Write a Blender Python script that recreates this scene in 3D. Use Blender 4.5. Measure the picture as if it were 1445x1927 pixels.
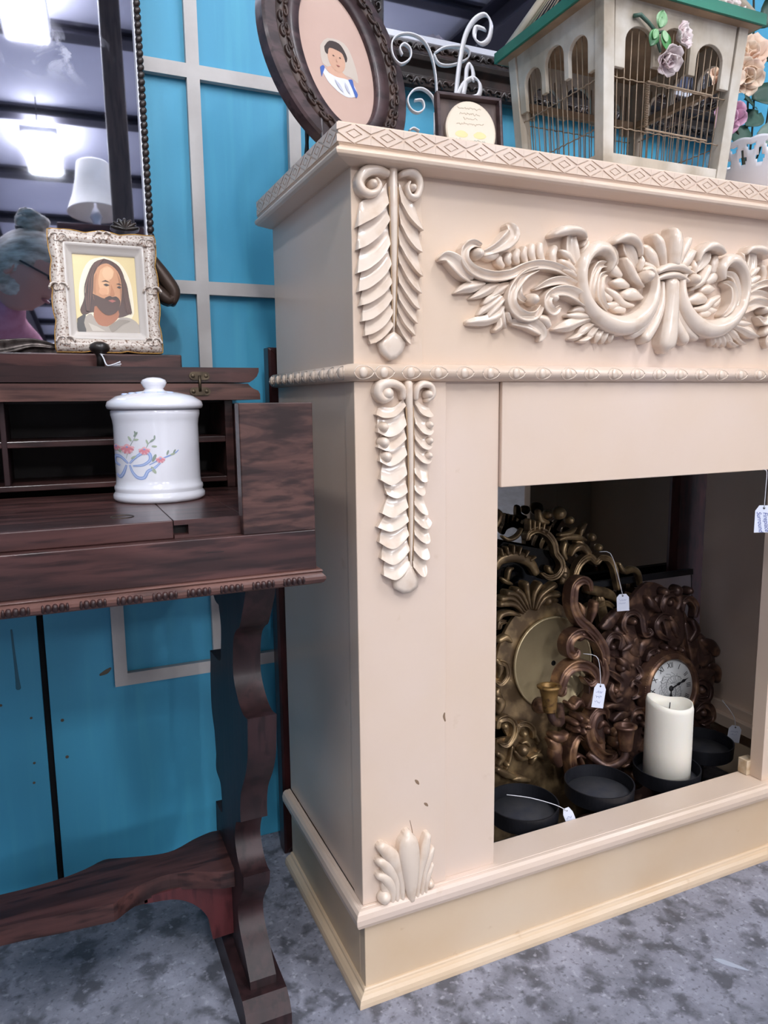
import bpy, bmesh, math, random
from mathutils import Vector, Matrix, Euler

for _o in list(bpy.data.objects):
    bpy.data.objects.remove(_o, do_unlink=True)
scene = bpy.context.scene
COL = scene.collection
PI = math.pi

# ------------------------------------------------------------------ camera
cam_data = bpy.data.cameras.new('camera')
cam = bpy.data.objects.new('camera', cam_data)
COL.objects.link(cam)
cam_data.sensor_fit = 'VERTICAL'
cam_data.sensor_height = 24.0
cam_data.lens = 1387.2 * 24.0 / 1927.0
cam_data.clip_start = 0.01
_r = Vector((0.91310841, -0.40756232, -0.01122436))
_u = Vector((0.06993242, 0.12943702, 0.98911855))
_f = Vector((0.40167461, 0.90395742, -0.14669185))
_m = Matrix((_r, _u, -_f)).transposed().to_4x4()
_m.translation = Vector((-0.34432, -0.86200, 0.83068))
cam.matrix_world = _m
scene.camera = cam

# ------------------------------------------------------------------ world, lamps, exposure
world = bpy.data.worlds.new('world')
scene.world = world
world.use_nodes = True
_bg = world.node_tree.nodes['Background']
_bg.inputs[0].default_value = (0.80, 0.84, 1.0, 1)
_bg.inputs[1].default_value = 0.30

CEIL = 3.4
# ceiling panels the rest added unseen for fill: (x, y, width, length, watts)
LAMPS = [(-0.61, -4.29, 0.20, 0.60, 90), (-0.56, -2.60, 0.20, 0.60, 60), (-1.3, -3.4, 0.30, 1.2, 55),
         (1.5, -4.3, 0.30, 1.2, 35), (-3.6, -5.6, 0.30, 1.2, 85), (1.05, -1.5, 0.30, 1.2, 42), (-1.5, -1.5, 0.30, 1.2, 34),
         (-2.6, -8.0, 0.30, 1.2, 220), (0.35, -8.0, 0.30, 1.2, 350), (2.0, -8.0, 0.30, 1.2, 150), (3.8, -6.0, 0.30, 1.2, 50), (3.6, -2.6, 0.30, 1.2, 40)]
for (lx, ly, lw, ll, lp) in LAMPS:
    # an added up-facing light per panel brightens the roof, more strongly on the right
    for (dz, rx, k) in ((-0.085, 0.0, 1.0), (-0.030, PI, 0.10 if lx < 1.0 else 0.9)):
        ld = bpy.data.lights.new('panel_or_fill_light', 'AREA')
        ld.shape = 'RECTANGLE'
        ld.size = lw
        ld.size_y = ll
        ld.energy = lp * k
        ld.color = (0.96, 0.97, 1.0)
        lo = bpy.data.objects.new('panel_or_fill_light', ld)
        lo.location = (lx, ly, CEIL + dz)
        lo.rotation_euler = (rx, 0, 0)
        COL.objects.link(lo)

scene.view_settings.view_transform = 'Standard'
scene.view_settings.look = 'None'
scene.view_settings.gamma = 1.0
scene.view_settings.use_curve_mapping = False
scene.view_settings.exposure = 0.0

# ------------------------------------------------------------------ materials
def srgb(c):
    if isinstance(c, str):
        c = [int(c[i:i + 2], 16) / 255 for i in (0, 2, 4)]
    return tuple(x / 12.92 if x <= 0.04045 else ((x + 0.055) / 1.055) ** 2.4 for x in c) + (1.0,)

MATS = {}
def mat(name, col, rough=0.5, metal=0.0, col2=None, nscale=8.0, stretch=(1, 1, 1), lo=0.35, hi=0.65, bump=0.0,
        bscale=60.0, coat=0.0, spec=0.5, detail=5.0, emis=None, estr=0.0, sss=0.0, trans=0.0, dist=0.0, rough2=None):
    m = bpy.data.materials.new(name)
    m.use_nodes = True
    nt = m.node_tree
    b = nt.nodes['Principled BSDF']
    b.inputs['Base Color'].default_value = srgb(col)
    b.inputs['Roughness'].default_value = rough
    b.inputs['Metallic'].default_value = metal
    b.inputs['Specular IOR Level'].default_value = spec
    b.inputs['Coat Weight'].default_value = coat
    b.inputs['Coat Roughness'].default_value = 0.12
    b.inputs['Transmission Weight'].default_value = trans
    if sss:
        b.inputs['Subsurface Weight'].default_value = sss
        b.inputs['Subsurface Radius'].default_value = (0.02, 0.015, 0.01)
    if emis:
        b.inputs['Emission Color'].default_value = srgb(emis)
        b.inputs['Emission Strength'].default_value = estr
    tc = nt.nodes.new('ShaderNodeTexCoord')
    mp = nt.nodes.new('ShaderNodeMapping')
    mp.inputs['Scale'].default_value = stretch
    nt.links.new(tc.outputs['Object'], mp.inputs['Vector'])
    if col2:
        nz = nt.nodes.new('ShaderNodeTexNoise')
        nz.inputs['Scale'].default_value = nscale
        nz.inputs['Detail'].default_value = detail
        nz.inputs['Distortion'].default_value = dist
        nt.links.new(mp.outputs[0], nz.inputs['Vector'])
        rp = nt.nodes.new('ShaderNodeValToRGB')
        rp.color_ramp.elements[0].position = lo
        rp.color_ramp.elements[1].position = hi
        rp.color_ramp.elements[0].color = srgb(col)
        rp.color_ramp.elements[1].color = srgb(col2)
        nt.links.new(nz.outputs['Fac'], rp.inputs[0])
        nt.links.new(rp.outputs[0], b.inputs['Base Color'])
        if rough2 is not None:
            mr = nt.nodes.new('ShaderNodeMapRange')
            mr.inputs['From Min'].default_value = lo
            mr.inputs['From Max'].default_value = hi
            mr.inputs['To Min'].default_value = rough
            mr.inputs['To Max'].default_value = rough2
            nt.links.new(nz.outputs['Fac'], mr.inputs['Value'])
            nt.links.new(mr.outputs[0], b.inputs['Roughness'])
    if bump:
        nb = nt.nodes.new('ShaderNodeTexNoise')
        nb.inputs['Scale'].default_value = bscale
        nb.inputs['Detail'].default_value = 4
        nt.links.new(mp.outputs[0], nb.inputs['Vector'])
        bp = nt.nodes.new('ShaderNodeBump')
        bp.inputs['Strength'].default_value = bump
        bp.inputs['Distance'].default_value = 0.004
        nt.links.new(nb.outputs['Fac'], bp.inputs['Height'])
        nt.links.new(bp.outputs[0], b.inputs['Normal'])
    MATS[name] = m
    return m

def mix_layer(m, col, nscale, lo, hi, stretch=(1, 1, 1), detail=4.0, dist=0.0, maxfac=1.0, off=(0, 0, 0)):
    """lay a second, patchy colour over a material's base colour"""
    nt = m.node_tree
    b = nt.nodes['Principled BSDF']
    tc = nt.nodes.new('ShaderNodeTexCoord')
    mp = nt.nodes.new('ShaderNodeMapping')
    mp.inputs['Scale'].default_value = stretch
    mp.inputs['Location'].default_value = off
    nt.links.new(tc.outputs['Object'], mp.inputs['Vector'])
    nz = nt.nodes.new('ShaderNodeTexNoise')
    nz.inputs['Scale'].default_value = nscale
    nz.inputs['Detail'].default_value = detail
    nz.inputs['Distortion'].default_value = dist
    nt.links.new(mp.outputs[0], nz.inputs['Vector'])
    mr = nt.nodes.new('ShaderNodeMapRange')
    mr.inputs['From Min'].default_value = lo
    mr.inputs['From Max'].default_value = hi
    mr.inputs['To Max'].default_value = maxfac
    nt.links.new(nz.outputs['Fac'], mr.inputs['Value'])
    mx = nt.nodes.new('ShaderNodeMixRGB')
    mx.inputs[2].default_value = srgb(col)
    inp = b.inputs['Base Color']
    if inp.links:
        nt.links.new(inp.links[0].from_socket, mx.inputs[1])
    else:
        mx.inputs[1].default_value = inp.default_value
    nt.links.new(mr.outputs[0], mx.inputs[0])
    nt.links.new(mx.outputs[0], inp)

CREAM = mat('cream_paint', 'dfcabb', 0.38, col2='dac1a8', nscale=3.0, lo=0.35, hi=0.75, bump=0.05, bscale=22, coat=0.15)
mix_layer(CREAM, 'b99a78', 30, 0.70, 0.80, detail=6, maxfac=0.35)
CREAM_GLOSS = mat('cream_glazed_carving', 'e2d0bf', 0.26, col2='cfb49b', nscale=40, lo=0.5, hi=0.85, coat=0.55, bump=0.05, bscale=90)
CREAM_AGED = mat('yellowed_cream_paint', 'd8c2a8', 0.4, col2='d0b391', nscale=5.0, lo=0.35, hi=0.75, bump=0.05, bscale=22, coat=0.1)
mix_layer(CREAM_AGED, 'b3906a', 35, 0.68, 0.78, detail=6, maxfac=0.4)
CREAM_RAW = mat('raw_cream_wood', 'dcc8ac', 0.5, col2='c6a985', nscale=10, stretch=(1, 8, 8))
BLUE = mat('blue_wall_paint', '46a4c8', 0.5, col2='3e9ac0', nscale=5, stretch=(1, 1, 0.25), bump=0.12, bscale=30)
mix_layer(BLUE, '4fb0cb', 40, 0.5, 0.75, stretch=(1, 1, 0.06), maxfac=0.5)
TRIMW = mat('white_trim_paint', 'c8c4c2', 0.5, col2='b5b0ae', nscale=40, stretch=(0.3, 1, 0.3), bump=0.06, bscale=60)
FLOORM = mat('mottled_concrete', '6f717c', 0.55, col2='9a9cab', nscale=9, lo=0.36, hi=0.66, detail=12, dist=0.25, bump=0.12, bscale=120)
FLOORM.node_tree.nodes['Noise Texture'].inputs['Roughness'].default_value = 0.72
mix_layer(FLOORM, '47484f', 24, 0.50, 0.62, detail=12, dist=0.3, maxfac=0.8)
mix_layer(FLOORM, 'b9bac8', 85, 0.58, 0.70, detail=8, maxfac=0.55)
mix_layer(FLOORM, '4d4e55', 140, 0.56, 0.68, detail=6, maxfac=0.6)
mix_layer(FLOORM, '55565d', 2.6, 0.52, 0.70, detail=8, maxfac=0.6, off=(3, 1, 0))
def wood(name, c1, c2, c3, rough=0.36, grain=(1, 1, 1), coat=0.12):
    m = mat(name, c1, rough, col2=c2, nscale=30, stretch=grain, lo=0.40, hi=0.62, detail=8, dist=0.8, bump=0.06, bscale=70, coat=coat, spec=0.4)
    mix_layer(m, c3, 95, 0.50, 0.62, stretch=grain, detail=8, maxfac=0.75)
    return m
WOOD_X = wood('mahogany_long_grain', '33201f', '563734', '1c1112', grain=(0.10, 1, 1))
WOOD_Z = wood('mahogany_upright_grain', '261618', '341f21', '1a0f11', rough=0.48, grain=(1, 1, 0.10), coat=0.02)
WOOD_L = wood('mahogany_worn_edge', '543833', '6f4c43', '32201e', rough=0.42, grain=(0.08, 1, 1))
WOOD_RED = wood('red_mahogany', '4a2225', '58292c', '34161a', grain=(1, 1, 0.15))
WOOD_CATH = wood('mahogany_figured', '3b2725', '60423b', '231615', rough=0.4, grain=(0.22, 0.3, 1.1))
MATS['mahogany_figured'].node_tree.nodes['Noise Texture'].inputs['Distortion'].default_value = 2.6
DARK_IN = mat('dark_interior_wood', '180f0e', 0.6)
PORC = mat('white_porcelain', 'e6e6ee', 0.12, coat=0.6)
PORC_FR = mat('cream_ceramic', 'd9d1ca', 0.22, coat=0.5)
GILT_DECO = mat('gilt_speckle_ceramic', 'd6cabf', 0.3, col2='80604c', nscale=330, lo=0.52, hi=0.64, detail=2, coat=0.4, bump=0.25, bscale=150)
GOLD_LINE = mat('gold_line', 'b98e4a', 0.35, metal=0.8)
BRONZE = mat('bronze_resin', '5e4338', 0.34, metal=0.5, col2='b58b66', nscale=34, lo=0.48, hi=0.78, detail=3)
BRONZE_DK = mat('dark_bronze_resin', '47332e', 0.36, metal=0.45, col2='a07a62', nscale=34, lo=0.5, hi=0.8, detail=3)
GILT = mat('antique_gold', '6b5740', 0.32, metal=0.6, col2='c2a478', nscale=30, lo=0.45, hi=0.78, detail=3)
GILT_PLATE = mat('brushed_gold_plate', 'c0ad88', 0.36, metal=0.55)
BLACK_FR = mat('black_frame_gilded', '1d1715', 0.4, col2='3d2f28', nscale=60, lo=0.5, hi=0.8, coat=0.2)
BLACK_METAL = mat('black_iron', '0c0d13', 0.5, col2='17181f', nscale=20, bump=0.08)
RUST = mat('rusty_brown_iron', '6b5140', 0.7, col2='3a2d26', nscale=30)
WAX = mat('ivory_wax', 'efe9dc', 0.45, sss=0.25)
WHITE_METAL = mat('white_enamelled_iron', 'dcdce0', 0.35, coat=0.3)
TAGM = mat('white_tag_card', 'dfe3f2', 0.6)
STRING = mat('white_string', 'd8d8de', 0.8)
INK = mat('blue_ink', '3c4e9a', 0.6)
BLACK_INK = mat('black_print', '1c1c20', 0.5)
HOLE = mat('hole_black', '050505', 0.9)
BRASS = mat('aged_brass', '6a5d4c', 0.4, metal=0.8, col2='3f362d', nscale=60)
CAGE = mat('chalky_cage_wood', 'bfb3a2', 0.75, col2='978a78', nscale=22, stretch=(1, 1, 0.3), lo=0.35, hi=0.75, bump=0.15, bscale=80)
mix_layer(CAGE, 'd9d4cb', 14, 0.45, 0.65, maxfac=0.7)
CAGE_IN = mat('bare_cage_wood', 'a58b70', 0.75, col2='86705a', nscale=20, bump=0.1)
GREEN_TRIM = mat('green_painted_trim', '1d6b58', 0.55, col2='2a8069', nscale=18, stretch=(0.3, 1, 1))
WIRE = mat('rusty_wire', '9c8873', 0.5, metal=0.3)
LEAFG = mat('painted_green_leaf', '4f9a50', 0.4, col2='2d5f3a', nscale=30)
LEAF_PALE = mat('pale_green_leaf', '9fc49a', 0.4, col2='5b9a5c', nscale=40)
PETAL = mat('pale_pink_petal', 'e3d6d4', 0.4, col2='dcb4c0', nscale=30, lo=.5, hi=.8)
SILK_PEACH = mat('peach_silk_petal', 'f0e2c8', 0.6, col2='eeccb8', nscale=14)
SILK_PINK = mat('pink_silk_petal', 'dba9c4', 0.6)
SILK_LEAF = mat('dull_green_silk_leaf', '3f5f52', 0.5, col2='2c4a3c', nscale=12)
SILK_LEAF2 = mat('grey_green_silk_leaf', '7f9488', 0.5, col2='6a8075', nscale=12)
OCHRE = mat('ochre_rust', '8a5a34', .6)
STEM = mat('brown_stem', '3a3a2a', 0.6)
def mirror_mat(name, tint, rough=0.02):
    m = mat(name, tint, rough, metal=1.0, spec=0.5)
    return m
MIRROR = mirror_mat('old_mirror_silver', 'd6d8ea')
MIRROR2 = mirror_mat('mirror_silver', 'cfd0dd')
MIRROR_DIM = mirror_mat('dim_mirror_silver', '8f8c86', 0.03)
# worn silvering on the tall mirror: pitted cloudy patches
_nt = MIRROR.node_tree
_b = _nt.nodes['Principled BSDF']
_tc = _nt.nodes.new('ShaderNodeTexCoord')
_nz = _nt.nodes.new('ShaderNodeTexNoise'); _nz.inputs['Scale'].default_value = 14; _nz.inputs['Detail'].default_value = 9; _nz.inputs['Distortion'].default_value = 1.0
_nt.links.new(_tc.outputs['Object'], _nz.inputs['Vector'])
_sx = _nt.nodes.new('ShaderNodeSeparateXYZ'); _nt.links.new(_tc.outputs['Object'], _sx.inputs[0])
def _band(sock, lo_, hi_, soft):
    a = _nt.nodes.new('ShaderNodeMapRange'); a.inputs['From Min'].default_value = lo_ - soft; a.inputs['From Max'].default_value = lo_ + soft
    _nt.links.new(sock, a.inputs['Value'])
    b = _nt.nodes.new('ShaderNodeMapRange'); b.inputs['From Min'].default_value = hi_ + soft; b.inputs['From Max'].default_value = hi_ - soft
    _nt.links.new(sock, b.inputs['Value'])
    mlt = _nt.nodes.new('ShaderNodeMath'); mlt.operation = 'MULTIPLY'
    _nt.links.new(a.outputs[0], mlt.inputs[0]); _nt.links.new(b.outputs[0], mlt.inputs[1])
    return mlt.outputs[0]
_bx = _band(_sx.outputs['X'], 0.035, 0.165, 0.02)
_bz = _band(_sx.outputs['Z'], 0.415, 0.470, 0.02)
_mm = _nt.nodes.new('ShaderNodeMath'); _mm.operation = 'MULTIPLY'
_nt.links.new(_bx, _mm.inputs[0]); _nt.links.new(_bz, _mm.inputs[1])
_th = _nt.nodes.new('ShaderNodeMapRange'); _th.inputs['From Min'].default_value = 0.50; _th.inputs['From Max'].default_value = 0.56; _th.inputs['To Max'].default_value = 0.6
_nt.links.new(_nz.outputs['Fac'], _th.inputs['Value'])
_m2 = _nt.nodes.new('ShaderNodeMath'); _m2.operation = 'MULTIPLY'
_nt.links.new(_mm.outputs[0], _m2.inputs[0]); _nt.links.new(_th.outputs[0], _m2.inputs[1])
_met = _nt.nodes.new('ShaderNodeMath'); _met.operation = 'SUBTRACT'; _met.inputs[0].default_value = 1.0
_nt.links.new(_m2.outputs[0], _met.inputs[1]); _nt.links.new(_met.outputs[0], _b.inputs['Metallic'])

# ------------------------------------------------------------------ mesh helpers
def catmull(pts, n=5):
    out = []
    k = len(pts)
    if k == 2:
        return [tuple(a + (b - a) * i / n for a, b in zip(pts[0], pts[1])) for i in range(n + 1)]
    for i in range(k - 1):
        p0 = pts[max(i - 1, 0)]; p1 = pts[i]; p2 = pts[i + 1]; p3 = pts[min(i + 2, k - 1)]
        for j in range(n):
            t = j / n
            out.append(tuple(0.5 * (2 * b + (c - a) * t + (2 * a - 5 * b + 4 * c - d) * t * t + (3 * b - a - 3 * c + d) * t ** 3)
                             for a, b, c, d in zip(p0, p1, p2, p3)))
    out.append(tuple(pts[-1]))
    return out

PROF = {'r': ((-1, 0), (-.97, .62), (-.85, .80), (-.45, .95), (0, 1), (.45, .95), (.85, .80), (.97, .62), (1, 0)),
        'g': ((-1, 0), (-.98, .88), (-.80, 1), (-.42, .70), (0, .58), (.42, .70), (.80, 1), (.98, .88), (1, 0)),
        'd': ((-1, 0), (-.97, .60), (-.75, .66), (-.35, .78), (.05, 1), (.40, .80), (.75, .66), (.97, .60), (1, 0)),
        'c': ((-1, 0), (-.98, .60), (-.80, .80), (-.30, .92), (.20, 1), (.50, .86), (.80, .66), (.97, .52), (1, 0))}

class MB:
    def __init__(self):
        self.v = []; self.f = []; self.s = []
    def add(self, vs, fs, smooth=False):
        o = len(self.v)
        self.v += [tuple(p) for p in vs]
        self.f += [tuple(i + o for i in f) for f in fs]
        self.s += [smooth] * len(fs)
        return self
    def box(self, x0, x1, y0, y1, z0, z1):
        vs = [(x, y, z) for x in (x0, x1) for y in (y0, y1) for z in (z0, z1)]
        return self.add(vs, [(0, 1, 3, 2), (4, 6, 7, 5), (0, 4, 5, 1), (2, 3, 7, 6), (0, 2, 6, 4), (1, 5, 7, 3)])
    def prism(self, poly, a, b, ax='y', smooth=False):
        n = len(poly)
        def P(p, q):
            return (p[0], q, p[1]) if ax == 'y' else ((p[0], p[1], q) if ax == 'z' else (q, p[0], p[1]))
        vs = [P(p, a) for p in poly] + [P(p, b) for p in poly]
        self.add(vs, [tuple(range(n)), tuple(range(2 * n - 1, n - 1, -1))])
        self.add(vs, [(i, (i + 1) % n, n + (i + 1) % n, n + i) for i in range(n)], smooth)
        return self
    def lathe(self, prof, c=(0, 0, 0), n=32, smooth=True):
        vs = []; fs = []
        for (r, z) in prof:
            for k in range(n):
                a = 2 * PI * k / n
                vs.append((c[0] + r * math.cos(a), c[1] + r * math.sin(a), c[2] + z))
        for i in range(len(prof) - 1):
            for k in range(n):
                k2 = (k + 1) % n
                fs.append((i * n + k, i * n + k2, (i + 1) * n + k2, (i + 1) * n + k))
        if prof[0][0] > 1e-6: fs.append(tuple(range(n - 1, -1, -1)))
        if prof[-1][0] > 1e-6: fs.append(tuple((len(prof) - 1) * n + k for k in range(n)))
        return self.add(vs, fs, smooth)
    def tube(self, pts, r, n=8, closed=False, sub=0, flat=None):
        if sub:
            pts = catmull(pts, sub)
        pts = [Vector(p[:3]) for p in pts]
        k = len(pts)
        rs = r if isinstance(r, (list, tuple)) else [r] * k
        if len(rs) != k:
            rs = [rs[min(len(rs) - 1, int(i * len(rs) / k))] for i in range(k)]
        ref = None; vs = []; fs = []
        for i in range(k):
            if closed: t = pts[(i + 1) % k] - pts[i - 1]
            else: t = pts[min(i + 1, k - 1)] - pts[max(i - 1, 0)]
            if t.length < 1e-9: t = Vector((0, 0, 1))
            t.normalize()
            if flat is not None:
                b = Vector(flat)
                a = t.cross(b)
                if a.length < 1e-6: a = t.orthogonal()
                a.normalize()
                for j in range(n):
                    an = 2 * PI * j / n
                    ca, sa = math.cos(an), math.sin(an)
                    p = 0.35
                    vs.append(pts[i] + a * rs[i] * 0.25 * math.copysign(abs(ca) ** p, ca) + b * rs[i] * math.copysign(abs(sa) ** p, sa))
                continue
            if ref is None: ref = t.orthogonal().normalized()
            ref = (ref - t * ref.dot(t))
            if ref.length < 1e-6: ref = t.orthogonal()
            ref.normalize()
            b = t.cross(ref)
            for j in range(n):
                an = 2 * PI * j / n
                vs.append(pts[i] + ref * rs[i] * math.cos(an) + b * rs[i] * math.sin(an))
        rng = k if closed else k - 1
        for i in range(rng):
            i2 = (i + 1) % k
            for j in range(n):
                j2 = (j + 1) % n
                fs.append((i * n + j, i * n + j2, i2 * n + j2, i2 * n + j))
        if not closed:
            fs.append(tuple(range(n - 1, -1, -1)))
            fs.append(tuple((k - 1) * n + j for j in range(n)))
        return self.add(vs, fs, True)
    def stroke(self, pts, h, kind='r', base=0.0, back=0.002, n=5):
        """a carved scroll or leaf lying on the plane y = 0 and standing out towards -y; pts are (x, z, half width)"""
        pr = PROF[kind]
        c = catmull(pts, n)
        wm = max(p[2] for p in c)
        rings = []
        k = len(c)
        for i, (u, v, w) in enumerate(c):
            a = c[max(i - 1, 0)]; b = c[min(i + 1, k - 1)]
            tu, tv = b[0] - a[0], b[1] - a[1]
            L = math.hypot(tu, tv) or 1
            rings.append((u, v, tu / L, tv / L, max(w, 0.0004), 0.62 + 0.38 * min(1, w / wm)))
        u, v, tu, tv, w, hh = rings[0]
        pre = [(u - tu * w * .75, v - tv * w * .75, tu, tv, w * .35, hh * .55), (u - tu * w * .42, v - tv * w * .42, tu, tv, w * .8, hh * .85)]
        u, v, tu, tv, w, hh = rings[-1]
        post = [(u + tu * w * .42, v + tv * w * .42, tu, tv, w * .8, hh * .85), (u + tu * w * .75, v + tv * w * .75, tu, tv, w * .35, hh * .55)]
        rings = pre + rings + post
        m = len(pr); vs = []; fs = []
        for (u, v, tu, tv, w, hh) in rings:
            for (s, q) in pr:
                y = back if q == 0 else -(base + h * hh * q)
                vs.append((u - tv * s * w, y, v + tu * s * w))
        for i in range(len(rings) - 1):
            for j in range(m - 1):
                fs.append((i * m + j, i * m + j + 1, (i + 1) * m + j + 1, (i + 1) * m + j))
        o = len(self.f)
        self.add(vs, fs, True)
        for q in range(len(fs)):
            if q % (m - 1) in (0, m - 2): self.s[o + q] = False      # crisp sides
        k0 = len(self.v) - len(vs)
        self.f += [tuple(k0 + j for j in range(m - 1, -1, -1)), tuple(k0 + (len(rings) - 1) * m + j for j in range(m))]
        self.s += [False, False]
        return self
    def boss(self, u, v, r, h, n=16):
        pr = [(1.0, -0.002 / h), (.97, .30), (.86, .60), (.66, .82), (.36, .96), (0.0, 1.0)]
        vs = []; fs = []
        for (s, q) in pr[:-1]:
            for k in range(n):
                a = 2 * PI * k / n
                vs.append((u + r * s * math.cos(a), -h * q, v + r * s * math.sin(a)))
        vs.append((u, -h, v))
        m = len(pr) - 1
        for i in range(m - 1):
            for k in range(n):
                k2 = (k + 1) % n
                fs.append((i * n + k, i * n + k2, (i + 1) * n + k2, (i + 1) * n + k))
        for k in range(n):
            fs.append(((m - 1) * n + k, (m - 1) * n + (k + 1) % n, m * n))
        fs.append(tuple(range(n)))
        return self.add(vs, fs, True)
    def ball(self, c, r, n=12, m=8):
        r = r if isinstance(r, (tuple, list)) else (r, r, r)
        vs = []; fs = []
        for i in range(1, m):
            t = PI * i / m
            for k in range(n):
                a = 2 * PI * k / n
                vs.append((c[0] + r[0] * math.sin(t) * math.cos(a), c[1] + r[1] * math.sin(t) * math.sin(a), c[2] + r[2] * math.cos(t)))
        vs += [(c[0], c[1], c[2] + r[2]), (c[0], c[1], c[2] - r[2])]
        for i in range(m - 2):
            for k in range(n):
                k2 = (k + 1) % n
                fs.append((i * n + k, (i + 1) * n + k, (i + 1) * n + k2, i * n + k2))
        T = (m - 1) * n
        for k in range(n):
            k2 = (k + 1) % n
            fs.append((k, k2, T)); fs.append(((m - 2) * n + k2, (m - 2) * n + k, T + 1))
        return self.add(vs, fs, True)
    def sweep(self, prof, path, closed=False, smooth=False):
        """prof: (outward, z) points; path: (x, y) corners, outward is to the right of travel"""
        k = len(path); offs = []
        for i in range(k):
            def nrm(a, b):
                d = Vector((b[0] - a[0], b[1] - a[1])).normalized()
                return Vector((d.y, -d.x))
            if closed or 0 < i < k - 1:
                n1 = nrm(path[i - 1], path[i]); n2 = nrm(path[i], path[(i + 1) % k])
                s = n1 + n2
                offs.append(s / (1 + n1.dot(n2)))
            elif i == 0: offs.append(nrm(path[0], path[1]))
            else: offs.append(nrm(path[-2], path[-1]))
        m = len(prof); vs = []; fs = []
        for i in range(k):
            for (o, z) in prof:
                vs.append((path[i][0] + offs[i].x * o, path[i][1] + offs[i].y * o, z))
        for i in range(k if closed else k - 1):
            i2 = (i + 1) % k
            for j in range(m):
                j2 = (j + 1) % m
                fs.append((i * m + j, i * m + j2, i2 * m + j2, i2 * m + j))
        if not closed:
            fs.append(tuple(range(m - 1, -1, -1)))
            fs.append(tuple((k - 1) * m + j for j in range(m)))
        return self.add(vs, fs, smooth)
    def xform(self, M):
        self.v = [tuple(M @ Vector(p)) for p in self.v]
        return self
    def mesh(self, name, m=None):
        me = bpy.data.meshes.new(name)
        me.from_pydata(self.v, [], self.f)
        for p, s in zip(me.polygons, self.s):
            p.use_smooth = s
        bm = bmesh.new(); bm.from_mesh(me)
        bmesh.ops.recalc_face_normals(bm, faces=bm.faces)
        bm.to_mesh(me); bm.free()
        if m: me.materials.append(m)
        return me
    def build(self, name, m, parent=None, bevel=0.0, origin=None, seg=2):
        if origin is not None:
            self.v = [(p[0] - origin[0], p[1] - origin[1], p[2] - origin[2]) for p in self.v]
        me = self.mesh(name, m)
        o = bpy.data.objects.new(name, me)
        COL.objects.link(o)
        if parent is not None:
            o.parent = parent
        elif origin is not None:
            o.location = origin
        if bevel:
            md = o.modifiers.new('bevel', 'BEVEL')
            md.width = bevel; md.segments = seg; md.limit_method = 'ANGLE'; md.angle_limit = math.radians(40)
            md.harden_normals = False
        return o

def link_mesh(name, me, parent, loc=(0, 0, 0), rot=(0, 0, 0), scale=(1, 1, 1)):
    o = bpy.data.objects.new(name, me)
    COL.objects.link(o)
    o.parent = parent
    o.location = loc; o.rotation_euler = rot; o.scale = scale
    return o
def thing(name, label, cat, loc=(0, 0, 0), rot=(0, 0, 0), group=None):
    o = bpy.data.objects.new(name, None)
    COL.objects.link(o)
    o.empty_display_size = 0.05
    o.location = loc; o.rotation_euler = rot
    o['label'] = label; o['category'] = cat
    if group: o['group'] = group
    return o
def tag(o, label, cat, group=None):
    o['label'] = label; o['category'] = cat
    if group: o['group'] = group
    return o
def struct(o, label=None):
    o['kind'] = 'structure'
    if label: o['label'] = label
    return o
def textmesh(s, size, m, name='lettering', parent=None, loc=(0, 0, 0), rot=(0, 0, 0), sx=1.0, shear=0.0):
    cu = bpy.data.curves.new('tmp_text', 'FONT')
    cu.body = s; cu.size = size; cu.align_x = 'CENTER'; cu.align_y = 'CENTER'; cu.extrude = 0.0001; cu.shear = shear
    t = bpy.data.objects.new('tmp_text', cu)
    COL.objects.link(t)
    bpy.context.view_layer.update()
    me = bpy.data.meshes.new_from_object(t.evaluated_get(bpy.context.evaluated_depsgraph_get()))
    bpy.data.objects.remove(t, do_unlink=True)
    bpy.data.curves.remove(cu)
    me.name = name
    me.materials.clear(); me.materials.append(m)
    return link_mesh(name, me, parent, loc, rot, (sx, 1, 1))
def mmstrokes(data, m, parent, names=('scroll', 'leaf', 'boss'), mirror=False, y=0.0, base=0.0, hs=1.0):
    """each carved stroke of a list given in millimetres becomes a part of its own"""
    for i, (k, h, pts) in enumerate(data):
        for sg in ((1, -1) if mirror else (1,)):
            b = MB()
            P = [(sg * p[0] / 1000, p[1] / 1000, p[2] / 1000) for p in pts]
            if sg < 0 and k in 'dc': P = P[::-1]
            if k == 'b':
                b.boss(P[0][0], P[0][1], P[0][2], h * hs / 1000)
                nm = names[2]
            else:
                b.stroke(P, h * hs / 1000 + (i % 5) * 0.00022, k, base=base)
                nm = names[0] if k in 'gc' else names[1]
            o = b.build(nm, m, parent)
            o.location = (0, y, 0)
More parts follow.
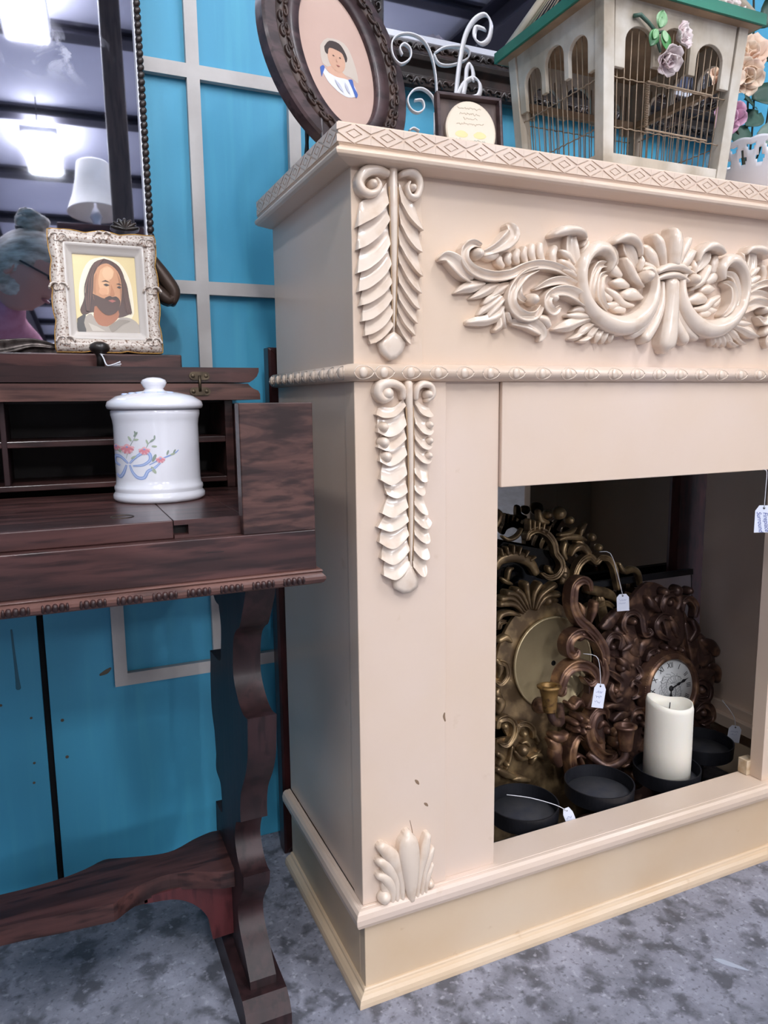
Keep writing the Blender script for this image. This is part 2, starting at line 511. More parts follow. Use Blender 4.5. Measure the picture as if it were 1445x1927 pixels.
# carved ornament outlines, millimetres in the plane of the panel each one is glued to: (across, up, half width)
CARVE = [('g',15,[(-318.6,45.0,3.2),(-330.9,47.0,5.5),(-342.2,39.7,6.1),(-343.8,26.6,6.5),(-334.2,15.6,7.0),(-318.3,9.3,7.3),(-296.8,7.5,7.1),(-273.2,11.9,6.7),(-253.0,20.6,6.8),(-230.5,26.5,6.8),(-205.5,25.8,6.4),(-183.8,20.1,5.9),(-163.5,10.4,4.7),(-150.0,-1.5,3.2)]),('b',20,[(-323.8,34.5,8.1)]),('g',14,[(-332.3,2.6,5.1),(-344.6,10.6,9.4),(-356.7,21.5,10.8),(-368.6,27.9,7.2),(-377.1,25.2,2.9)]),('g',17,[(-313.2,35.9,4.4),(-297.3,42.9,6.6),(-283.0,52.0,10.3),(-273.1,63.1,10.6),(-276.0,72.4,6.6)]),('r',12,[(-313.2,34.5,4.4),(-302.5,33.7,6.6),(-291.8,35.9,3.7)]),('r',11,[(-282.5,21.7,3.9),(-288.6,27.3,5.6),(-288.1,33.2,4.4)]),('r',11,[(-272.5,26.1,3.9),(-275.9,31.8,5.6),(-272.7,38.0,4.5)]),('r',11,[(-259.6,27.7,3.9),(-263.1,35.3,5.7),(-259.9,43.3,4.5)]),('r',11,[(-246.6,29.7,3.9),(-251.1,38.6,5.7),(-248.9,47.8,4.5)]),('r',11,[(-233.4,31.1,3.9),(-238.5,41.2,5.7),(-236.7,51.7,4.5)]),('r',11,[(-218.2,31.5,4.0),(-224.3,42.5,5.7),(-223.5,53.9,4.5)]),('r',11,[(-200.7,29.6,4.0),(-203.6,40.6,5.8),(-199.4,52.1,4.6)]),('g',11,[(-158.6,12.2,4.7),(-165.2,29.0,9.6),(-171.8,47.2,11.6),(-173.3,64.0,9.2),(-169.6,72.0,6.1)]),('r',21,[(-207.6,66.0,3.3),(-195.2,71.5,6.8),(-177.7,75.2,6.4),(-160.7,73.5,4.9),(-153.5,66.3,2.5)]),('r',13,[(-162.9,19.8,2.3),(-178.1,29.0,5.6),(-191.1,34.3,3.4)]),('r',13,[(-167.3,32.0,2.3),(-180.6,42.7,5.5),(-190.6,48.2,2.4)]),('r',13,[(-155.8,46.7,2.2),(-149.1,57.3,3.4),(-144.2,63.1,1.2)]),('r',13,[(-155.1,56.1,1.9),(-150.4,64.2,2.8),(-147.5,68.3,0.9)]),('r',13,[(-161.6,12.0,2.3),(-173.9,19.9,4.7),(-187.8,23.0,2.5)]),('d',12,[(-311.1,-1.4,3.7),(-328.7,-6.0,7.6),(-342.7,-9.7,5.9),(-354.5,-15.3,1.2)]),('d',12,[(-288.5,-0.9,3.3),(-303.8,-7.7,7.1),(-318.0,-15.8,5.2),(-331.3,-21.1,1.2)]),('d',12,[(-272.1,-0.1,3.8),(-284.8,-6.7,7.2),(-294.7,-14.7,4.5),(-303.7,-20.3,1.2)]),('g',17,[(-230.4,21.2,3.3),(-249.1,14.0,5.7),(-263.8,1.9,6.9),(-272.8,-12.1,7.2),(-273.5,-25.8,7.6),(-264.0,-36.8,7.6),(-247.9,-42.3,6.9),(-232.8,-38.7,5.9),(-224.4,-28.3,4.0)]),('g',13,[(-256.4,6.8,3.3),(-260.8,-5.5,5.1),(-258.8,-16.0,5.3),(-248.4,-20.9,3.4)]),('b',20,[(-237.0,-18.8,8.9)]),('g',13,[(-264.7,-49.0,5.4),(-245.9,-49.2,8.9),(-230.5,-54.1,9.6),(-218.7,-62.3,7.0),(-221.4,-71.8,3.1)]),('r',15,[(-232.7,-42.5,3.9),(-217.2,-45.1,7.0),(-209.2,-52.7,4.7)]),('d',12,[(-281.7,-30.6,4.5),(-288.9,-41.5,6.3),(-306.9,-48.2,7.2),(-323.1,-50.2,6.3),(-334.6,-52.1,3.9)]),('d',12,[(-283.5,-35.2,3.8),(-281.4,-48.8,4.6),(-277.2,-57.0,1.5)]),('d',12,[(-276.0,-38.0,3.8),(-272.2,-45.5,3.4),(-268.8,-49.9,1.2)]),('d',12,[(-287.0,-46.0,3.8),(-286.8,-55.1,5.2),(-294.1,-61.3,3.0)]),('d',12,[(-285.6,-17.3,4.5),(-298.2,-26.8,6.3),(-312.5,-36.4,4.5),(-318.7,-41.8,1.8)]),('d',12,[(-289.3,-14.4,3.0),(-301.9,-21.0,5.4),(-310.8,-27.4,2.7)]),('d',12,[(-280.0,-20.0,3.8),(-292.7,-31.1,5.4),(-305.2,-43.6,3.3)]),('g',13,[(-147.5,-12.5,4.0),(-165.3,1.7,6.3),(-187.4,8.3,6.2),(-210.7,4.7,5.2),(-231.6,-4.8,1.8)]),('g',18,[(-143.0,-25.0,4.5),(-164.8,-11.7,9.1),(-185.0,-5.6,8.1),(-204.6,-8.1,6.5),(-215.0,-17.1,6.5),(-213.8,-27.9,7.0),(-203.8,-33.7,6.2),(-193.2,-27.0,2.8)]),('b',19,[(-203.4,-15.8,7.5)]),('r',12,[(-139.7,-29.7,4.5),(-156.2,-27.9,5.4),(-169.2,-31.6,1.6)]),('r',13,[(-135.3,-37.5,3.5),(-159.9,-37.6,5.4),(-178.0,-37.5,2.2)]),('d',15,[(-131.1,-39.0,3.5),(-155.6,-44.6,6.4),(-177.6,-51.7,8.7),(-199.3,-57.1,1.9)]),('d',13,[(-124.7,-43.6,3.2),(-147.0,-55.6,6.7),(-157.9,-64.7,2.2)]),('d',13,[(-118.3,-45.8,3.2),(-134.4,-61.7,5.8),(-140.2,-70.7,1.9)]),('d',13,[(-109.8,-48.0,3.3),(-121.8,-63.8,5.9),(-125.6,-72.8,2.0)]),('d',13,[(-103.4,-50.2,3.3),(-111.2,-65.1,5.6),(-113.0,-73.3,2.0)]),('d',13,[(-94.7,-53.2,3.3),(-100.6,-65.7,4.9),(-100.3,-72.2,2.0)]),('d',13,[(-148.9,-58.8,3.2),(-160.9,-66.4,4.2),(-172.0,-69.0,1.3)]),('d',13,[(-134.2,-64.9,3.2),(-146.4,-70.8,3.9),(-155.6,-71.9,1.3)]),('c',24,[(-109.4,26.5,3.2),(-105.8,40.5,7.7),(-116.9,53.1,9.6),(-133.7,53.8,10.2),(-149.8,41.6,9.2),(-157.3,23.6,8.6),(-156.6,4.6,8.6),(-149.8,-14.4,9.7),(-134.5,-31.6,11.4),(-112.8,-43.9,13.5),(-88.9,-48.9,14.3),(-64.9,-44.8,14.4),(-44.3,-31.5,13.1),(-31.0,-14.1,10.8),(-25.3,4.7,8.1),(-25.8,21.5,5.7),(-35.4,31.8,4.6),(-48.7,30.1,3.6)]),('g',15,[(-116.1,34.2,4.2),(-128.6,31.8,5.8),(-137.5,18.4,6.1),(-140.9,-1.1,6.1),(-135.1,-16.9,5.8)]),('g',18,[(-116.6,21.2,3.6),(-125.9,15.9,5.5),(-129.6,2.7,6.5),(-126.8,-13.3,6.2),(-113.5,-27.5,3.6)]),('b',27,[(-44.9,21.2,10.3)]),('r',14,[(-44.4,-8.0,3.3),(-63.6,-3.8,9.6),(-78.9,-5.4,5.9)]),('r',17,[(-45.2,7.1,2.3),(-63.6,19.3,6.6),(-75.4,35.1,6.5),(-81.2,43.7,3.9)]),('r',11,[(-69.7,7.5,4.1),(-85.1,10.8,7.9),(-98.1,11.7,2.9)]),('r',11,[(-59.5,-19.5,3.0),(-79.4,-17.0,5.6),(-93.0,-6.9,5.9),(-109.4,1.3,3.3)]),('r',9,[(-85.9,-18.1,5.0),(-96.7,-20.2,5.6),(-107.5,-19.0,2.3)]),('r',9,[(-74.6,-25.9,5.0),(-87.8,-24.8,6.0),(-96.5,-24.3,2.3)]),('r',10,[(-83.4,21.5,4.9),(-96.7,28.9,8.1),(-105.5,34.8,3.2)]),('r',8,[(-99.2,-12.1,4.9),(-108.0,-7.6,4.9),(-113.6,-1.3,2.6)]),('r',22,[(-105.7,63.8,3.5),(-91.1,71.0,6.4),(-75.0,71.7,6.8),(-60.4,63.1,4.6),(-54.6,49.5,2.3)]),('g',12,[(-55.6,34.7,3.3),(-66.1,47.1,9.1),(-75.4,57.9,9.7),(-79.0,64.1,6.5)]),('r',15,[(-53.1,29.9,3.3),(-50.4,41.6,5.6),(-50.8,49.8,2.3)]),('r',10,[(-94.9,37.1,6.5),(-97.7,49.9,8.1),(-100.2,59.4,4.8)]),('r',22,[(-11.9,37.4,4.3),(-18.6,55.3,7.0),(-26.3,70.5,7.9),(-33.4,78.2,5.2)]),('r',17,[(-18.5,33.6,3.3),(-31.7,47.8,9.3),(-43.6,59.3,7.5),(-51.5,62.9,2.9)]),('r',14,[(-15.9,28.7,3.3),(-33.3,36.0,6.6),(-47.0,40.2,3.3)]),('r',17,[(-9.4,15.6,3.7),(-9.6,-13.2,6.1),(-18.9,-39.1,7.8),(-37.0,-63.5,8.9),(-41.2,-69.6,5.1)]),('r',14,[(-13.4,5.3,2.4),(-19.9,-22.1,5.8),(-37.9,-46.5,7.1),(-59.6,-60.7,6.1),(-67.4,-61.7,2.7)])]
CARVE_MID = [('r',27,[(3.2,39.6,8.4),(3.9,59.8,10.7),(3.6,78.1,10.3),(1.4,88.8,5.9)]),('r',24,[(-26.9,27.8,4.0),(-12.5,34.5,5.7),(3.4,37.1,6.4),(19.7,36.4,5.7),(36.6,30.6,3.7)]),('r',21,[(-25.3,18.7,3.7),(-10.7,23.7,5.0),(4.1,25.9,5.7),(19.3,24.5,5.1),(36.2,18.6,3.4)]),('r',22,[(7.0,16.2,11.8),(7.6,-12.7,12.6),(5.7,-38.5,14.1),(2.9,-62.7,15.9),(-0.3,-74.9,13.9),(-1.0,-81.8,6.9)])]
LEAF_UP = {'left':[[(-4.9,109.8),(-19.3,92.4),(-36.2,85.8),(-43.9,77.8)],[(-5.2,83.9),(-19.6,68.9),(-36.6,58.9),(-46.4,53.7)],[(-3.7,64.7),(-17.1,46.8),(-34.2,33.1),(-46.2,27.9)],[(-3.6,36.5),(-16.0,19.3),(-33.3,5.7),(-46.7,0.5)],[(-2.4,13.2),(-13.4,-2.0),(-32.2,-16.3),(-45.7,-21.1)],[(-1.9,-9.0),(-13.7,-22.4),(-31.0,-33.4),(-43.8,-37.5)],[(-1.4,-26.9),(-12.4,-40.3),(-28.5,-52.4),(-41.6,-56.0)],[(-0.8,-44.3),(-11.2,-58.3),(-25.8,-69.0),(-38.1,-73.0)],[(-0.7,-59.9),(-9.9,-69.9),(-21.6,-79.3),(-31.1,-82.7)]],'right':[[(11.6,111.5),(19.4,96.2),(29.6,89.6),(37.0,84.0)],[(11.4,86.7),(20.7,71.2),(32.4,60.8),(42.8,56.6)],[(10.4,61.5),(19.0,45.8),(30.8,33.9),(41.2,30.6)],[(8.7,37.4),(18.9,20.3),(32.1,5.7),(41.9,1.4)],[(8.2,15.8),(18.7,-2.8),(30.5,-15.1),(40.3,-19.2)],[(7.6,-7.9),(17.1,-22.2),(28.9,-35.4),(37.9,-38.5)],[(7.4,-27.8),(15.4,-40.5),(27.3,-53.1),(34.8,-56.2)],[(6.5,-44.1),(13.8,-57.5),(24.2,-67.7),(31.0,-71.5)],[(4.2,-57.8),(10.7,-70.7),(18.1,-79.7),(24.4,-82.5)]],'rib':[(2.1,126.5,5.6),(2.6,73.4,5.2),(2.4,10.4,3.8),(1.8,-41.0,2.3),(1.1,-74.8,1.0)],'tip':[(1.1,-67.0),(-9.9,-73.8),(-19.9,-81.8),(-14.6,-93.5),(-4.4,-102.5),(4.5,-99.7),(13.5,-90.4),(17.4,-79.7),(9.2,-72.0)],'scrolls':[[(-5.1,118.3,4.4),(-18.9,121.1,6.1),(-34.3,117.0,7.0),(-42.1,105.3,5.8),(-38.1,95.4,5.8),(-27.7,93.0,5.1),(-18.5,98.0,4.2),(-15.6,105.6,2.9),(-20.4,111.8,1.7)],[(12.4,119.0,3.5),(24.0,123.4,5.7),(34.9,118.3,5.2),(37.4,106.7,4.8),(32.6,95.6,4.5),(24.5,96.0,3.5),(20.9,105.0,3.0),(24.6,112.3,1.7)]],'balls':[(-24.7,104.7,6.4),(28.0,105.5,5.3)]}
LEAF_LOW = {'left':[[(0.8,106.1),(-12.6,95.1),(-28.3,95.3),(-38.8,93.1)],[(0.8,96.5),(-14.4,84.0),(-30.2,81.9),(-39.7,86.0)],[(1.5,72.5),(-11.1,61.6),(-25.3,58.0),(-37.4,63.9)],[(1.3,54.8),(-11.3,45.5),(-25.5,40.4),(-37.7,44.9)],[(2.1,34.5),(-11.5,24.6),(-23.9,21.1),(-35.3,27.2)],[(1.9,9.3),(-11.7,0.2),(-22.4,-3.3),(-34.7,3.8)],[(2.6,-13.8),(-8.3,-19.7),(-17.3,-20.0),(-26.1,-15.3)],[(3.4,-33.7),(-10.3,-41.0),(-21.1,-45.2),(-33.5,-39.4)],[(3.8,-52.1),(-10.5,-60.1),(-24.9,-63.1),(-39.1,-57.0)],[(4.1,-70.5),(-10.7,-82.6),(-23.4,-85.7),(-37.6,-76.9)],[(4.8,-90.8),(-9.0,-103.0),(-21.8,-106.8),(-35.2,-98.7)],[(5.6,-111.2),(-7.4,-123.5),(-18.4,-127.4),(-31.9,-120.8)]],'right':[[(14.3,110.8),(23.3,99.5),(34.3,94.5),(41.6,92.0)],[(14.2,98.0),(21.4,86.6),(32.4,81.6),(41.6,83.0)],[(14.1,73.9),(23.2,62.3),(34.2,58.7),(41.6,63.5)],[(14.0,53.6),(23.1,42.7),(32.3,40.0),(39.7,43.8)],[(13.9,33.3),(23.0,23.9),(32.2,21.8),(38.7,25.7)],[(12.8,10.4),(21.0,0.1),(28.4,-2.0),(34.0,1.0)],[(12.7,-11.9),(19.1,-18.1),(24.7,-19.3),(29.3,-15.4)],[(12.6,-31.0),(20.9,-41.6),(30.2,-45.6),(33.0,-40.8)],[(12.5,-51.0),(22.6,-61.1),(32.0,-63.5),(38.6,-56.4)],[(12.4,-70.3),(20.7,-79.5),(30.0,-83.7),(36.7,-80.0)],[(11.3,-91.4),(20.6,-102.5),(30.0,-105.1),(35.7,-100.5)],[(10.3,-113.4),(18.6,-124.5),(26.1,-127.9),(31.8,-122.5)]],'rib':[(6.3,125.1,5.4),(8.6,56.2,4.2),(9.1,-9.2,3.6),(8.6,-75.9,3.0),(7.4,-126.8,1.4)],'tip':[(7.5,-109.7),(-3.7,-122.2),(-16.6,-131.0),(-14.9,-141.4),(-3.9,-147.8),(7.2,-148.2),(17.6,-141.6),(18.6,-131.4)],'scrolls':[[(-1.8,106.1,3.5),(-3.5,118.0,5.1),(-15.8,124.3,5.7),(-31.5,122.7,6.9),(-36.8,113.4,6.2),(-30.0,104.7,5.7),(-17.7,107.8,3.8)],[(16.1,104.4,2.9),(17.1,117.1,4.1),(25.2,123.5,4.8),(37.1,121.1,4.2),(39.8,110.6,4.2),(32.5,102.6,2.9)]],'balls':[(-23.8,111.8,9.7),(-29.5,70.0,7.6),(-28.9,50.9,8.0),(-25.6,32.9,8.0),(34.3,110.3,6.4),(35.7,71.8,5.5),(35.6,51.3,5.3),(34.5,32.1,5.3)]}
SHELL = [('r',20,[(5.1,-6.9,5.1),(3.9,28.8,12.4),(1.3,63.1,16.1),(0.0,84.3,13.8),(0.1,94.0,7.2)]),('r',15,[(-7.8,-4.4,3.4),(-10.4,30.2,6.7),(-22.7,64.3,11.0),(-39.7,85.5,7.1)]),('r',14,[(-16.3,-3.2,3.4),(-18.9,29.9,6.7),(-31.2,55.7,9.4),(-43.5,64.7,5.5)]),('r',13,[(-23.4,-3.8,3.4),(-23.2,17.2,6.7),(-31.4,35.0,8.3),(-43.8,42.8,4.9)]),('b',16,[(-35.1,7.4,10.0)]),('r',15,[(13.8,-6.8,3.4),(18.3,30.2,5.7),(25.7,62.0,7.9),(31.6,84.2,5.0)]),('r',14,[(21.1,-6.1,3.4),(25.6,25.3,5.1),(33.9,51.2,6.2),(39.8,62.3,3.4)]),('r',13,[(27.8,-3.9,2.9),(30.9,20.9,5.1),(38.8,37.1,3.4)]),('b',13,[(36.4,6.4,6.9)]),('r',9,[(-2.1,-9.0,8.5),(-20.4,13.6,16.8),(-22.9,42.2,16.6),(-19.9,63.5,13.8)]),('r',9,[(16.7,-10.5,8.6),(25.5,5.4,11.4),(28.5,32.9,9.6),(28.6,61.2,8.4)])]
EASEL = [[(-1.8,70.5),(1.3,113.9),(-0.2,148.7),(-7.7,177.2),(-21.0,194.6),(-41.5,199.5),(-61.8,193.5),(-70.5,181.2),(-67.9,164.9),(-56.4,157.0),(-41.8,166.7),(-41.1,179.0),(-50.4,184.7),(-57.7,178.1),(-54.0,169.6)],[(0.4,106.2),(-6.3,121.6),(-21.3,129.4),(-36.2,125.4),(-45.7,112.1),(-41.6,99.8),(-29.8,95.8),(-19.6,103.4),(-22.8,113.7),(-34.8,111.7)],[(-3.2,178.0),(5.9,167.1),(27.3,169.3),(52.1,181.6),(55.8,192.8),(42.6,196.8),(15.0,191.4),(-2.3,180.1)],[(11.4,91.3),(3.4,86.4),(4.3,80.2),(10.5,78.5)],[(-27.5,71.0),(-36.5,74.1),(-43.9,69.6)]]
EASEL_FRONT = [[(15.2,85.7),(17.2,118.1),(22.5,158.1),(31.4,196.1),(46.4,220.5),(64.7,231.2),(74.7,220.8),(71.2,200.5),(58.9,191.1),(47.2,197.6),(50.1,211.5),(64.9,211.2)],[(19.7,116.0),(31.7,135.0),(47.0,143.6),(56.9,136.4),(54.0,121.0),(34.9,115.7)],[(28.8,117.3),(33.2,137.7),(34.7,152.7),(40.7,161.0),(45.4,149.5),(44.5,139.5)]]
OPENWORK = [('g',16,[(-53.6,562.5,5.0),(-47.5,574.5,6.4),(-28.1,579.4,6.9),(-6.5,568.9,6.9),(9.2,549.0,6.9),(13.8,527.7,6.5),(24.4,513.9,6.5),(27.0,498.4,6.5),(14.3,483.3,6.5),(-5.5,480.3,5.5),(-19.5,489.2,3.7)]),('r',14,[(-126.7,513.8,7.8),(-116.9,526.3,9.4),(-92.9,530.8,11.3),(-66.3,526.0,11.3),(-45.3,512.5,10.3),(-34.0,493.0,8.3)]),('g',16,[(56.5,469.5,7.1),(61.8,487.8,7.1),(75.7,505.4,7.5),(96.6,512.9,7.6),(113.8,500.5,6.7),(126.1,508.1,6.7),(146.9,503.3,6.2),(161.3,484.9,5.8),(166.3,462.5,5.3),(171.9,437.6,4.9)]),('r',18,[(97.0,520.0,7.1),(80.2,535.7,9.4),(62.6,532.6,7.0),(51.8,519.5,2.3)]),('r',16,[(85.7,530.5,5.2),(77.7,544.2,6.1),(64.7,546.5,1.9)]),('r',12,[(-107.8,572.7,2.2),(-93.7,564.8,4.0),(-74.7,569.9,4.1),(-61.9,583.7,2.3)]),('r',14,[(26.4,554.5,3.3),(43.7,557.7,5.6),(72.4,555.3,6.6),(92.5,547.7,3.3)]),('r',13,[(26.9,563.8,3.2),(52.7,565.2,5.8),(69.1,575.6,2.3)]),('r',12,[(40.3,546.3,5.1),(35.1,528.1,6.1),(41.5,513.4,3.3)]),('r',14,[(94.2,581.9,2.8),(81.8,568.7,6.1),(78.3,557.2,2.8)]),('r',14,[(176.8,490.7,3.4),(191.4,472.1,5.8),(213.4,474.8,7.3),(228.6,463.3,6.1),(234.4,439.2,3.9)]),('r',16,[(90.3,444.4,8.6),(119.7,438.6,10.8),(149.4,428.0,9.7),(165.4,412.7,3.9)]),('g',14,[(84.2,380.5,5.2),(88.4,406.3,7.1),(106.4,410.1,7.2),(136.4,411.3,6.3),(155.7,400.5,4.4)]),('b',22,[(29.2,607.8,13.9)]),('b',18,[(1.0,607.5,9.2)]),('b',18,[(54.0,592.0,9.3)]),('b',16,[(34.1,481.3,10.5)]),('b',14,[(110.4,552.1,9.5)]),('b',14,[(127.1,529.2,8.4)]),('r',12,[(-4.4,501.6,4.6),(-2.0,494.3,5.5),(6.2,488.9,2.3)]),('r',14,[(35.1,499.9,4.7),(37.2,485.6,10.3),(27.7,467.9,7.0)]),('r',10,[(-100.5,486.3,3.6),(-95.6,503.9,5.0),(-86.1,507.5,2.3)]),('r',10,[(-113.6,490.0,2.7),(-103.4,482.1,5.0),(-90.4,476.2,2.3)]),('r',14,[(198.5,424.7,3.4),(210.5,413.5,9.8),(225.9,406.7,7.4)]),('r',14,[(236.8,435.2,3.5),(242.4,419.7,8.4),(261.8,422.4,3.5)]),('r',14,[(-121.1,593.9,4.5),(-112.2,613.4,6.7),(-116.8,624.9,2.7)]),('r',13,[(-20.7,616.0,4.6),(-16.1,597.3,6.9),(0.2,591.4,4.6)]),('r',17,[(-48.6,579.2,3.6),(-47.5,600.7,3.2)]),('r',17,[(-38.5,580.2,3.6),(-36.7,597.7,3.2)]),('r',17,[(-28.1,580.3,3.7),(-25.1,595.2,3.2)]),('r',17,[(-17.2,577.8,3.7),(-12.3,591.2,3.2)]),('r',17,[(-6.4,571.2,3.7),(-0.3,582.2,3.2)]),('r',17,[(-113.8,535.0,3.6),(-117.0,548.8,3.1)]),('r',17,[(-101.8,536.2,3.6),(-103.7,551.0,3.1)]),('r',17,[(-89.8,537.3,3.6),(-87.7,552.9,3.2)]),('r',17,[(-76.7,533.8,3.6),(-70.5,548.0,3.2)]),('r',17,[(-62.2,527.9,3.6),(-53.5,538.5,3.2)]),('r',17,[(-50.4,519.9,3.6),(-37.8,525.6,3.2)])]
GILT_FAN = [('r',22,[(-17.0,434.2,2.2),(-36.5,454.1,5.2),(-69.2,459.2,6.4)]),('r',22,[(-12.9,437.0,2.2),(-38.5,465.3,5.2),(-66.2,468.5,6.4)]),('r',22,[(-8.9,439.8,2.2),(-30.5,470.9,5.2),(-53.1,477.9,6.5)]),('r',22,[(-4.9,441.5,2.2),(-17.7,469.4,5.2),(-32.5,482.0,6.5)]),('r',22,[(-0.9,442.1,2.2),(-7.3,470.4,5.2),(-10.0,491.6,6.5)]),('r',22,[(4.3,441.5,2.2),(8.3,468.6,5.3),(22.5,486.9,6.6)]),('r',22,[(9.4,439.7,2.2),(23.9,464.6,5.3),(56.9,480.9,6.7)]),('r',22,[(13.3,437.1,2.2),(31.6,459.3,5.3),(64.0,462.2,6.7)]),('r',16,[(-72.3,426.0,4.3),(-62.8,437.8,6.0),(-42.5,438.5,5.6),(-22.3,430.5,2.2)]),('g',16,[(-53.4,423.6,2.6),(-68.6,423.4,5.6),(-71.7,413.0,4.3)]),('b',22,[(41.9,451.4,9.8)]),('r',16,[(28.4,448.5,3.5),(42.2,458.0,6.7),(63.3,448.8,4.5)]),('r',14,[(-70.5,388.9,5.6),(-55.1,393.3,6.5),(-42.9,382.8,3.0)]),('g',14,[(-72.6,349.8,5.2),(-57.9,341.0,5.6),(-56.4,321.0,5.7),(-69.8,307.9,4.8),(-79.7,311.7,2.2)]),('r',12,[(-77.4,354.8,3.5),(-68.2,338.2,5.6),(-74.2,319.5,2.6)]),('r',14,[(-80.1,281.2,5.2),(-69.3,270.6,7.4),(-77.7,254.6,5.2)]),('g',14,[(-81.9,224.7,3.5),(-78.5,239.4,5.6),(-60.7,240.5,6.1),(-46.1,226.7,6.1),(-48.5,205.0,6.1),(-63.4,190.3,5.7),(-76.0,192.8,2.6)]),('b',16,[(-66.6,226.2,7.4)]),('g',14,[(-40.6,207.9,3.1),(-35.9,222.6,4.8),(-17.8,221.4,5.3),(-5.3,207.9,5.3),(-3.5,191.8,3.6)]),('b',14,[(-22.7,202.2,7.5)]),('r',12,[(2.0,195.2,2.2),(9.3,182.5,5.8),(6.3,176.4,2.2)]),('b',20,[(-28.2,172.1,12.4)]),('r',12,[(-46.3,173.5,2.6),(-34.2,157.7,5.7),(-18.8,152.2,2.7)]),('r',12,[(-12.3,175.6,2.7),(-19.6,186.0,4.4),(-30.1,185.8,2.2)]),('r',13,[(-13.4,153.4,2.7),(5.2,156.3,4.9),(18.1,146.8,3.6),(17.8,140.1,1.8)]),('r',13,[(-8.8,141.2,3.1),(-3.0,151.2,4.5),(11.0,164.1,2.2)]),('r',12,[(-84.4,176.9,4.8),(-74.9,166.1,5.7),(-83.1,154.6,3.5)]),('b',12,[(-63.0,150.4,5.7)]),('r',12,[(-86.1,146.4,4.8),(-69.0,133.9,7.4),(-49.0,122.9,4.8)]),('r',12,[(-54.2,121.8,3.5),(-36.3,117.9,6.2),(-15.7,110.0,3.6)]),('r',10,[(-66.0,142.1,3.1),(-57.4,158.1,3.5),(-50.9,183.3,2.2)]),('r',12,[(-75.4,297.9,3.5),(-78.4,289.7,6.5),(-68.8,279.3,3.0)])]
